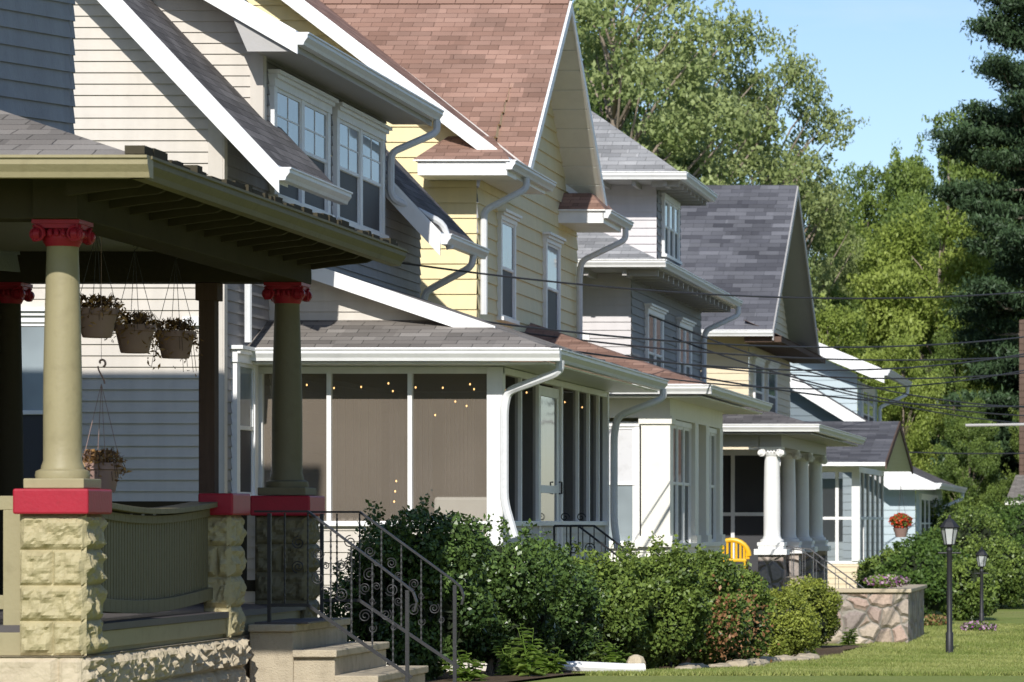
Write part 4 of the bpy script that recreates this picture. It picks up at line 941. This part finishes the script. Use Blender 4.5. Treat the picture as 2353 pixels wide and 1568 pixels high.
# ------------------------------------------------------------------ HOUSE 4
h=thing('house','lilac-grey three-storey house with hip roofs and columned porch','house',(-8.2,61,0))
mb=MB(); siding(mb,'y',56.5,[(-16,0),(-8.2,0),(-8.2,5.85),(-16,5.85)],.13,.018); siding(mb,'y',58.0,[(-11,5.9),(-8.0,5.9),(-8.0,7.4),(-11,7.4)],.13,.018); mb.obj('side_wall','lilac',h)
mb=MB(); siding(mb,'x',-8.2,[(56.5,0),(65.3,0),(65.3,5.85),(56.5,5.85)],.13,.018); siding(mb,'x',-8.0,[(58,5.8),(60.9,5.8),(60.9,7.4),(58,7.4)],.13,.018); mb.box(-11,-8.02,60.85,60.88,5.9,7.4); mb.box(-16,-8.22,65.25,65.28,0,5.85); mb.obj('front_wall','sidingshade',h)
mb=MB(); hip(mb,-16.6,-7.6,55.45,65.9,5.97,.5); mb.obj('roof',['shlight','white'],h)
mb=MB(); hip(mb,-11.5,-7.5,57.2,61.2,7.5,.70); mb.obj('dormer_roof',['shlight','white'],h)
mb=MB(); mb.box(-16.5,-7.62,55.47,65.88,5.84,5.86); mb.box(-11.4,-7.52,57.22,61.18,7.38,7.40)
for y in np.arange(55.7,65.8,.6): mb.box(-8.2,-7.66,y,y+.07,5.74,5.839)
for x in np.arange(-10.6,-7.8,.6): mb.box(x,x+.07,55.55,56.5,5.74,5.839)
for y in np.arange(57.4,61.1,.5): mb.box(-8.0,-7.56,y,y+.06,7.30,7.379)
for x in np.arange(-10.8,-7.6,.5): mb.box(x,x+.06,57.3,58,7.30,7.379)
mb.obj('soffit','soffit',h)
for p,q,n_,m_ in (((-7.62,55.45,5.86),(-7.62,65.9,5.86),(1,0,0),'gutterwhite'),((-12,55.47,5.86),(-7.5,55.47,5.86),(0,-1,0),'white'),((-7.52,57.2,7.39),(-7.52,61.2,7.39),(1,0,0),'gutterwhite'),((-11.4,57.22,7.39),(-7.4,57.22,7.39),(0,-1,0),'white')): gutter(h,p,q,n_,m_)
downspout(h,[(-7.55,65.6,5.86),(-7.55,65.6,5.7),(-8.1,65.2,5.4),(-8.13,65.2,5.2),(-8.13,65.2,3.5)],.05)
window(h,'x',-8.2,58.0,59.9,4.0,5.3,2,.12,True,up='glasslight'); window(h,'x',-8.2,61.9,63.6,4.0,5.3,2,.12,True,up='glasslight'); window(h,'x',-8.0,58.5,60.4,6.3,7.2,3,.1,False,up='glasslight')
window(h,'x',-8.2,58.2,60.2,1.9,3.2,2,.12,False); window(h,'x',-8.2,62.2,63.4,1.2,3.1,1,.12,False)
mb=MB(); mb.box(-9.05,-8.85,56.44,56.48,4.7,4.9); mb.obj('meter_box','white',h)
mb=MB(); e=-5.33; a,b_=56.45,65.7; zz=3.45
roofslab(mb,[(e,a,zz),(e,b_,zz),(-8.2,b_-2.8,zz+.3*2.87),(-8.2,a+2.87,zz+.3*2.87)],.06); roofslab(mb,[(-8.2,a,zz),(e,a,zz),(-8.2,a+2.87,zz+.3*2.87)],.06); roofslab(mb,[(e,b_,zz),(-8.2,b_,zz),(-8.2,b_-2.8,zz+.3*2.87)],.06)
mb.obj('porch_roof',['shdark','white'],h)
gutter(h,(e,a,3.33),(e,b_,3.33),(1,0,0)); gutter(h,(-8.2,a+.02,3.33),(e+.12,a+.02,3.33),(0,-1,0),'white')
mb=MB(); mb.box(-8.2,e-.02,a+.02,b_-.02,3.29,3.31); mb.box(-6.2,-5.85,56.8,64.7,3.10,3.289); mb.box(-8.2,-6.21,56.8,57.1,3.10,3.289); mb.obj('porch_beam','soffit',h)
for y in (57.0,59.5,61.8,64.4):
    pm=MB(); pm.box(-6.22,-5.82,y-.2,y+.2,-.05,1.38); p=pm.obj('pier','pierstone',h)
    pm=MB(); pm.box(-6.28,-5.76,y-.26,y+.26,1.38,1.47); pm.box(-6.22,-5.82,y-.2,y+.2,1.47,1.52); pm.obj('pier_cap','white',p)
    column(h,-6.02,y,1.52,3.10,.135,.12,'white','white',n=20)
mb=MB(); mb.box(-8.2,-6.23,56.85,64.7,1.02,1.1); mb.obj('porch_floor','floorpaint',h)
mb=MB(); mb.box(-8.2,-6.23,56.9,57.0,.0,1.02)
mb.box(-6.13,-5.93,59.72,61.58,-.05,1.0); mb.box(-6.13,-5.93,62.02,64.18,-.05,1.0); mb.obj('porch_base','pierstone',h)
mb=MB(); 
for x in (-7.6,-6.9,-6.3): mb.box(x,x+.06,58.9,58.96,1.1,3.1)
mb.box(-8.15,-6.3,58.91,58.95,2.0,2.06); mb.box(-8.15,-6.3,58.91,58.95,3.0,3.099); mb.obj('porch_trim','white',h)
mb=MB(); mb.box(-8.15,-6.3,58.97,59.0,1.1,3.1); mb.obj('porch_window','screendark',h)
mb=MB(); 
for i in range(5): mb.box(-6.0 if i==0 else -5.9+.3*i,-5.6+.3*i,57.5,59.0,0,1.0-.2*i)
mb.obj('steps','concrete',h)
for y in (57.5,58.95):
    mb=MB(); mb.tube([(-6.0,y,1.5),(-5.6,y,1.45),(-4.7,y,.8),(-4.68,y,.05)],.012,6)
    for i in range(7): x=-5.9+i*.18; z=1.47-max(0,(x+5.6))*.72; mb.tube([(x,y,z),(x,y,z-.55)],.007,4)
    mb.obj('handrail','greyiron',h)
c=thing('porch_chair','yellow plastic chair with rounded back on the porch','chair',(-6.75,57.6,1.1))
mb=MB(); pts=[]
for i in range(13):
    a_=math.pi*i/12; pts.append((-6.75-.28*math.cos(a_),57.75,1.35+.26*math.sin(a_)))
mb.tube(pts,.04,8); 
for i in range(1,12):
    mb.tube([pts[i],(pts[i][0],57.75,1.3)],.02,6)
mb.obj('backrest','yellowplastic',c,smooth=True)
mb=MB(); mb.box(-7.03,-6.47,57.35,57.75,1.26,1.31); mb.obj('seat','yellowplastic',c,bevel=.01)
for x,y in ((-7.0,57.37),(-6.5,57.37),(-7.0,57.73),(-6.5,57.73)):
    mb=MB(); mb.tube([(x,y,1.1),(x,y,1.27)],.02,6); mb.obj('leg','yellowplastic',c)

# ------------------------------------------------------------------ HOUSE 5
h=thing('house','tan house with steep charcoal front gable and enclosed porch','house',(-8.2,77,0))
mb=MB(); siding(mb,'y',73.1,[(-18,0),(-8.2,0),(-8.2,5.8),(-18,5.8)],.15,.018); siding(mb,'x',-8.2,[(73.1,0),(81.5,0),(81.5,5.8),(77.3,8.6),(73.1,5.8)],.15,.018); mb.obj('wall','tan',h)
mb=MB(); roofslab(mb,[(-18,72.2,5.8),(-7.62,72.2,5.8),(-7.62,77.3,9.2),(-18,77.3,9.2)],.1); roofslab(mb,[(-7.62,82.4,5.8),(-18,82.4,5.8),(-18,77.3,9.2),(-7.62,77.3,9.2)],.1); mb.obj('roof',['shslate','soffit'],h)
for ya_ in (72.2,82.4):
    mb=MB(); mb.prism([(-7.62,ya_,5.78),(-7.62,77.3,9.18),(-7.62,77.3,8.98),(-7.62,ya_,5.58)],(.03,0,0)); mb.obj('rake_board','soffit',h)
mb=MB(); mb.box(-8.2,-7.45,72.3,82.2,5.55,5.66); mb.obj('pent_eave','wood',h); gutter(h,(-12,72.22,5.66),(-7.6,72.22,5.66),(0,-1,0),'white')
mb=MB(); roofslab(mb,[(-7.43,72.3,5.67),(-7.43,82.2,5.67),(-8.2,82.2,6.0),(-8.2,72.3,6.0)],.01); mb.obj('pent_roof',['shslate','wood'],h)
window(h,'x',-8.2,73.8,75.5,4.0,5.2,1,.12,True,up='glasslight'); window(h,'x',-8.2,76.3,78.2,4.0,5.2,1,.12,True,up='glasslight')
mb=MB(); roofslab(mb,[(-8.2,74.4,3.15),(-5.5,74.4,3.15),(-5.5,78.6,4.12),(-8.2,78.6,4.12)],.08); roofslab(mb,[(-5.5,82.8,3.15),(-8.2,82.8,3.15),(-8.2,78.6,4.12),(-5.5,78.6,4.12)],.08); mb.obj('porch_roof',['shslate','white'],h)
for ya_ in (74.4,82.8):
    mb=MB(); mb.prism([(-5.5,ya_,3.15),(-5.5,78.6,4.12),(-5.5,78.6,3.98),(-5.5,ya_,3.01)],(.03,0,0)); mb.obj('rake_board','wood',h)
mb=MB(); mb.box(-8.2,-6.1,75.1,75.2,2.95,3.07); mb.box(-6.2,-6.1,75.2,82.2,2.95,3.07); mb.box(-6.25,-6.08,75.05,75.25,1.08,2.95)
for x in (-8.15,-7.65,-7.1,-6.6): mb.box(x,x+.07,75.1,75.16,1.08,2.95)
mb.box(-8.2,-6.1,75.11,75.15,1.95,2.01); mb.box(-8.2,-6.1,75.08,75.2,1.02,1.08)
for y in (76.4,77.8,79.2,80.6,82.0): mb.box(-6.16,-6.1,y,y+.09,1.08,2.95)
mb.box(-6.15,-6.11,75.2,82.1,1.95,2.01); mb.obj('porch_frame','white',h)
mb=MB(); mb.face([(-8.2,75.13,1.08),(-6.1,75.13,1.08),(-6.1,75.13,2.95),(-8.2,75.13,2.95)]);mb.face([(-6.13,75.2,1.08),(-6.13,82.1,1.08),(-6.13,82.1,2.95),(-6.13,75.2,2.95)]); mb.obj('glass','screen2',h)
mb=MB(); siding(mb,'y',75.1,[(-8.2,0),(-6.1,0),(-6.1,1.02),(-8.2,1.02)],.12,.015); siding(mb,'x',-6.1,[(75.1,0),(82.2,0),(82.2,1.02),(75.1,1.02)],.12,.015); mb.obj('porch_wall','tan',h)
# ------------------------------------------------------------------ HOUSE 6
h=thing('house','light blue house with white rakes and grey shingled porch','house',(-7.6,96,0))
mb=MB(); siding(mb,'y',93,[(-14.5,0),(-7.6,0),(-7.6,5.75),(-10.5,7.1),(-14.5,5.6)],.2,.02); mb.obj('side_wall','bluesiding',h)
mb=MB(); siding(mb,'x',-7.6,[(93,0),(99.7,0),(99.7,5.6),(93,5.6)],.2,.02); mb.obj('front_wall','bluesiding',h)
mb=MB(); roofslab(mb,[(-6.85,92.4,5.85),(-6.85,101,5.85),(-10.5,101,7.35),(-10.5,92.4,7.35)],.12); roofslab(mb,[(-15,101,5.7),(-15,92.4,5.7),(-10.5,92.4,7.35),(-10.5,101,7.35)],.12); mb.obj('roof',['shdark','white'],h)
mb=MB(); mb.prism([(-6.85,92.4,5.84),(-10.5,92.4,7.34),(-10.5,92.4,7.0),(-6.85,92.4,5.5)],(0,-.04,0)); mb.obj('rake_board','white',h)
gutter(h,(-6.86,92.4,5.70),(-6.86,101,5.70),(1,0,0),s=1.3); downspout(h,[(-6.8,100.5,5.7),(-6.8,100.5,5.5),(-7.5,99.5,5.1),(-7.5,99.5,3)],.05)
window(h,'x',-7.6,94.2,98.2,4.1,5.4,2,.15,False,up='glasslight')
mb=MB(); siding(mb,'y',90.5,[(-10.5,3.0),(-7.45,3.0),(-7.45,4.4),(-10.5,6.0)],.2,.02); mb.obj('wing_wall','slateblue',h)
mb=MB(); roofslab(mb,[(-7.0,90.0,4.35),(-7.0,93,4.35),(-9.6,93,5.95),(-9.6,90.0,5.95)],.1); mb.obj('wing_roof',['shdark','white'],h)
mb=MB(); mb.prism([(-7.0,90,4.36),(-9.6,90,5.96),(-9.6,90,5.62),(-7.0,90,4.02)],(0,-.04,0)); mb.obj('rake_board','white',h)
mb=MB(); roofslab(mb,[(-5.25,88,2.85),(-5.25,100.5,2.85),(-7.6,100.5,3.9),(-7.6,88,3.9)],.1); mb.obj('porch_roof',['shdark','white'],h)
mb=MB(); mb.prism([(-5.25,88,2.84),(-7.6,88,3.89),(-7.6,88,3.55),(-6.4,88,2.7),(-5.25,88,2.7)],(0,-.04,0)); mb.obj('rake_board','white',h)
mb=MB(); siding(mb,'y',88.6,[(-7.6,0),(-5.8,0),(-5.8,2.75),(-7.6,3.6)],.2,.02); siding(mb,'x',-5.8,[(88.6,0),(100,0),(100,2.8),(88.6,2.8)],.2,.02); mb.obj('porch_wall','bluesiding',h)
window(h,'x',-5.8,90,97,1.2,2.5,4,.12,False,up='glass'); gutter(h,(-5.26,88,2.72),(-5.26,100.5,2.72),(1,0,0),s=1.2); downspout(h,[(-5.2,99.5,2.72),(-5.2,99.5,2.55),(-5.7,98.5,2.3),(-5.7,98.5,.5)],.05)
# far house
h=thing('house','distant grey-brown house among the trees','house',(-1,105,0))
mb=MB(); siding(mb,'y',106,[(-3.85,0),(4,0),(4,5.4),(-.4,8.5),(-3.85,7.9)],.2,.02); mb.obj('wall','wood',h)
mb=MB(); roofslab(mb,[(-4.15,103,2.5),(4.2,103,2.5),(4.2,106,3.3),(-3.95,106,3.3)],.1); mb.obj('porch_roof',['shgrey','offwhite'],h)
mb=MB(); mb.box(-4.0,-3.85,103.3,103.45,0,2.4); mb.obj('porch_post','white',h)

# ------------------------------------------------------------------ stone garden wall, lamps, flowers
mb=MB(); mb.box(-5.2,-3.75,55.6,55.95,-.1,.80); mb.box(-4.1,-3.75,55.951,59.5,-.1,.80); o=mb.obj('stone_wall','fieldstone'); tag(o,'low fieldstone garden wall with flat cap stones','wall')
c=MB(); c.box(-5.24,-3.70,55.55,56.0,.80,.86); c.box(-4.15,-3.701,56.001,59.55,.80,.859); c.obj('wall_cap','foundation',o,bevel=.01)
def lamp(x,y,H,label,s=1.0):
    z=gz(y); e=thing('lamp_post',label,'lamp post',(x,y,z),'lamp posts on the lawn')
    mb=MB(); hp=H-.42*s; mb.lathe((x,y,z),[(.055*s,-.05),(.055*s,.3),(.04*s,.32),(.038*s,hp-.1),(.05*s,hp-.08),(.03*s,hp-.04),(.05*s,hp)],16); mb.tube([(x-.16*s,y,z+hp-.12),(x+.16*s,y,z+hp-.12)],.012*s,8); mb.obj('post','iron',e,smooth=True)
    f=MB(); zb=z+hp
    for k in range(6):
        a0=k*math.pi/3; a1=a0+math.pi/3
        p=lambda a,r,zz:(x+math.cos(a)*r*s,y+math.sin(a)*r*s,zb+zz*s)
        f.tube([p(a0,.075,0),p(a0,.125,.24)],.007*s,5); f.tube([p(a0,.125,.24),p(a1,.125,.24)],.008*s,5); f.tube([p(a0,.075,0),p(a1,.075,0)],.008*s,5)
    f.lathe((x,y,zb),[(.14*s,.24*s),(.145*s,.25*s),(.09*s,.32*s),(.05*s,.36*s),(.02*s,.375*s),(.025*s,.40*s),(.004,.43*s)],6); f.obj('lantern_frame','iron',e)
    g=MB(); g.lathe((x,y,zb),[(.068*s,.005),(.116*s,.235*s)],6); g.obj('lantern_glass','lglass',e)
lamp(-2.85,51,1.98,'black lamp post with six-sided lantern on the lawn'); lamp(-2.92,62.3,1.46,'short black lamp post with pale lantern on the lawn',.8)
def flowers(name,label,x,y,z,rx,ry,rz,n,mats,seed,cat='flowers',pot=True):
    rng=np.random.default_rng(seed); e=thing(name,label,cat,(x,y,z)); 
    for i,(mt,fr) in enumerate(mats):
        k=int(n*fr); d,r=sphere_pts(k,rng,.5); P=np.array([x,y,z])+d*r*np.array([rx,ry,rz])*(1 if i else .95); o=meshobj('blooms' if i else 'foliage',leafmesh('f',P,.05,mt,rng.uniform(0,1,k),d,aspect=.8,rng=rng)); attach(o,e)
    if pot:
        mb=MB(); mb.lathe((x,y,z-rz),[(.1,-.16),(.15,0),(.16,.02),(.01,.02)],16); mb.obj('pot','terracotta',e,smooth=True)
        mb=MB(); 
        for a in (0,2,4): mb.tube([(x+.14*math.cos(a),y+.14*math.sin(a),z-rz),(x,y,z+.7)],.004,4)
        mb.obj('hanger','wire',e)
flowers('hanging_flower_basket','hanging basket of red flowers on the far porch',-4.9,70.5,1.92,.24,.24,.16,900,[('leafM',.45),('flowerred',.55)],5)
flowers('flower_planter','purple and white flowers on the stone wall',-4.1,55.8,.98,.38,.16,.10,1500,[('leafW',.7),('flowerpink',.3)],6,pot=False)
flowers('flower_planter','small flowers around the short lamp post',-2.95,62.0,.08,.35,.3,.10,700,[('leafM',.6),('flowerpink',.4)],7,pot=False)
flowers('flower_bed','reddish flowers in front of the shrubs',-4.0,65,.1,.4,.5,.12,700,[('leafM',.5),('leafR',.5)],8,pot=False)

# ------------------------------------------------------------------ cables
def cable(p0,p1,sagv,r=.012):
    p0=Vector(p0);p1=Vector(p1); pts=[]
    for i in range(25):
        t=i/24; p=p0.lerp(p1,t); p.z-=sagv*4*t*(1-t); pts.append(p)
    mb=MB(); mb.tube(pts,r,5); o=mb.obj('power_line','wire'); tag(o,'thin black overhead service cable crossing the street side','power line','overhead cables along the street')
cable((-8.55,40.5,4.85),(-.2,56,5.7),.35,.012)
cable((-8.5,36.0,4.2),(-.3,60,5.3),.5,.012)
cable((-8.5,36.5,4.15),(-.3,60,5.15),.7,.012)
cable((-8.4,38,4.1),(-.3,60,4.95),.8,.010)
cable((-8.3,47,4.4),(-.3,62,4.95),.3,.013)
cable((-8.3,47.2,4.35),(-.3,62,4.75),.45,.012)
cable((-8.3,45,4.3),(-.5,70,4.3),.45,.014)
cable((-8.2,58,5.3),(-.3,72,4.3),.6,.014)
cable((-8.0,60,5.0),(-.3,72,4.1),.5,.014)
cable((-7.5,75,4.9),(-.5,90,4.3),.3,.015)
cable((-6.5,85,3.6),(-.5,92,3.8),.1,.016)
mb=MB(); mb.tube([(-3.7,72,3.85),(-.4,72,3.9),(.5,72,4.0)],.03,8); mb.tube([(.5,72,0),(.5,72,7)],.11,10); o=mb.obj('utility_pole','soffit'); tag(o,'grey utility pole with thin horizontal arm','utility pole')

# ------------------------------------------------------------------ camera, sky, sun
cam=bpy.data.cameras.new('Camera'); co=bpy.data.objects.new('Camera',cam); COL.objects.link(co); scene.camera=co
co.location=(0,0,1.9); co.rotation_euler=(math.pi/2,0,0)
cam.sensor_width=36; cam.lens=8200/2353*36; cam.shift_x=(1176.5-2640)/2353; cam.shift_y=(1200-784)/2353
cam.clip_end=4000; cam.clip_start=.5; cam.dof.use_dof=True; cam.dof.focus_distance=29; cam.dof.aperture_fstop=8
sv=Vector((.03,-.84,.54)).normalized()
sun=bpy.data.lights.new('Sun','SUN'); sun.energy=5.0; sun.angle=math.radians(.5); sun.color=(1,.965,.90)
so=bpy.data.objects.new('Sun',sun); COL.objects.link(so); so.rotation_euler=sv.to_track_quat('Z','Y').to_euler(); so.location=(-20,-20,40)
w=bpy.data.worlds.new('World'); scene.world=w; w.use_nodes=True; nt=w.node_tree; bg=nt.nodes['Background']
sk=nt.nodes.new('ShaderNodeTexSky'); sk.sky_type='NISHITA'; sk.sun_disc=False; sk.sun_elevation=math.asin(sv.z); sk.sun_rotation=math.atan2(sv.x,sv.y); sk.air_density=1.0; sk.dust_density=.3; sk.ozone_density=1.6
tn=nt.nodes.new('ShaderNodeVectorMath'); tn.operation='MULTIPLY'; tn.inputs[1].default_value=(.74,.80,.93); nt.links.new(sk.outputs[0],tn.inputs[0])
tc=nt.nodes.new('ShaderNodeTexCoord'); mp=nt.nodes.new('ShaderNodeMapping'); mp.inputs['Scale'].default_value=(3,3,14); nt.links.new(tc.outputs['Generated'],mp.inputs[0])
nn=nt.nodes.new('ShaderNodeTexNoise'); nn.inputs['Scale'].default_value=3; nn.inputs['Detail'].default_value=8; nt.links.new(mp.outputs[0],nn.inputs[0])
mr=nt.nodes.new('ShaderNodeMapRange'); mr.inputs['From Min'].default_value=.55; mr.inputs['From Max'].default_value=.85; mr.inputs['To Max'].default_value=.4; nt.links.new(nn.outputs[0],mr.inputs[0])
mx=nt.nodes.new('ShaderNodeMix'); mx.data_type='RGBA'; nt.links.new(mr.outputs[0],mx.inputs[0]); nt.links.new(tn.outputs[0],mx.inputs[6]); mx.inputs[7].default_value=(6,6.4,7,1)
nt.links.new(mx.outputs[2],bg.inputs[0]); bg.inputs[1].default_value=.145
scene.view_settings.view_transform='Standard'; scene.view_settings.look='None'; scene.view_settings.exposure=0
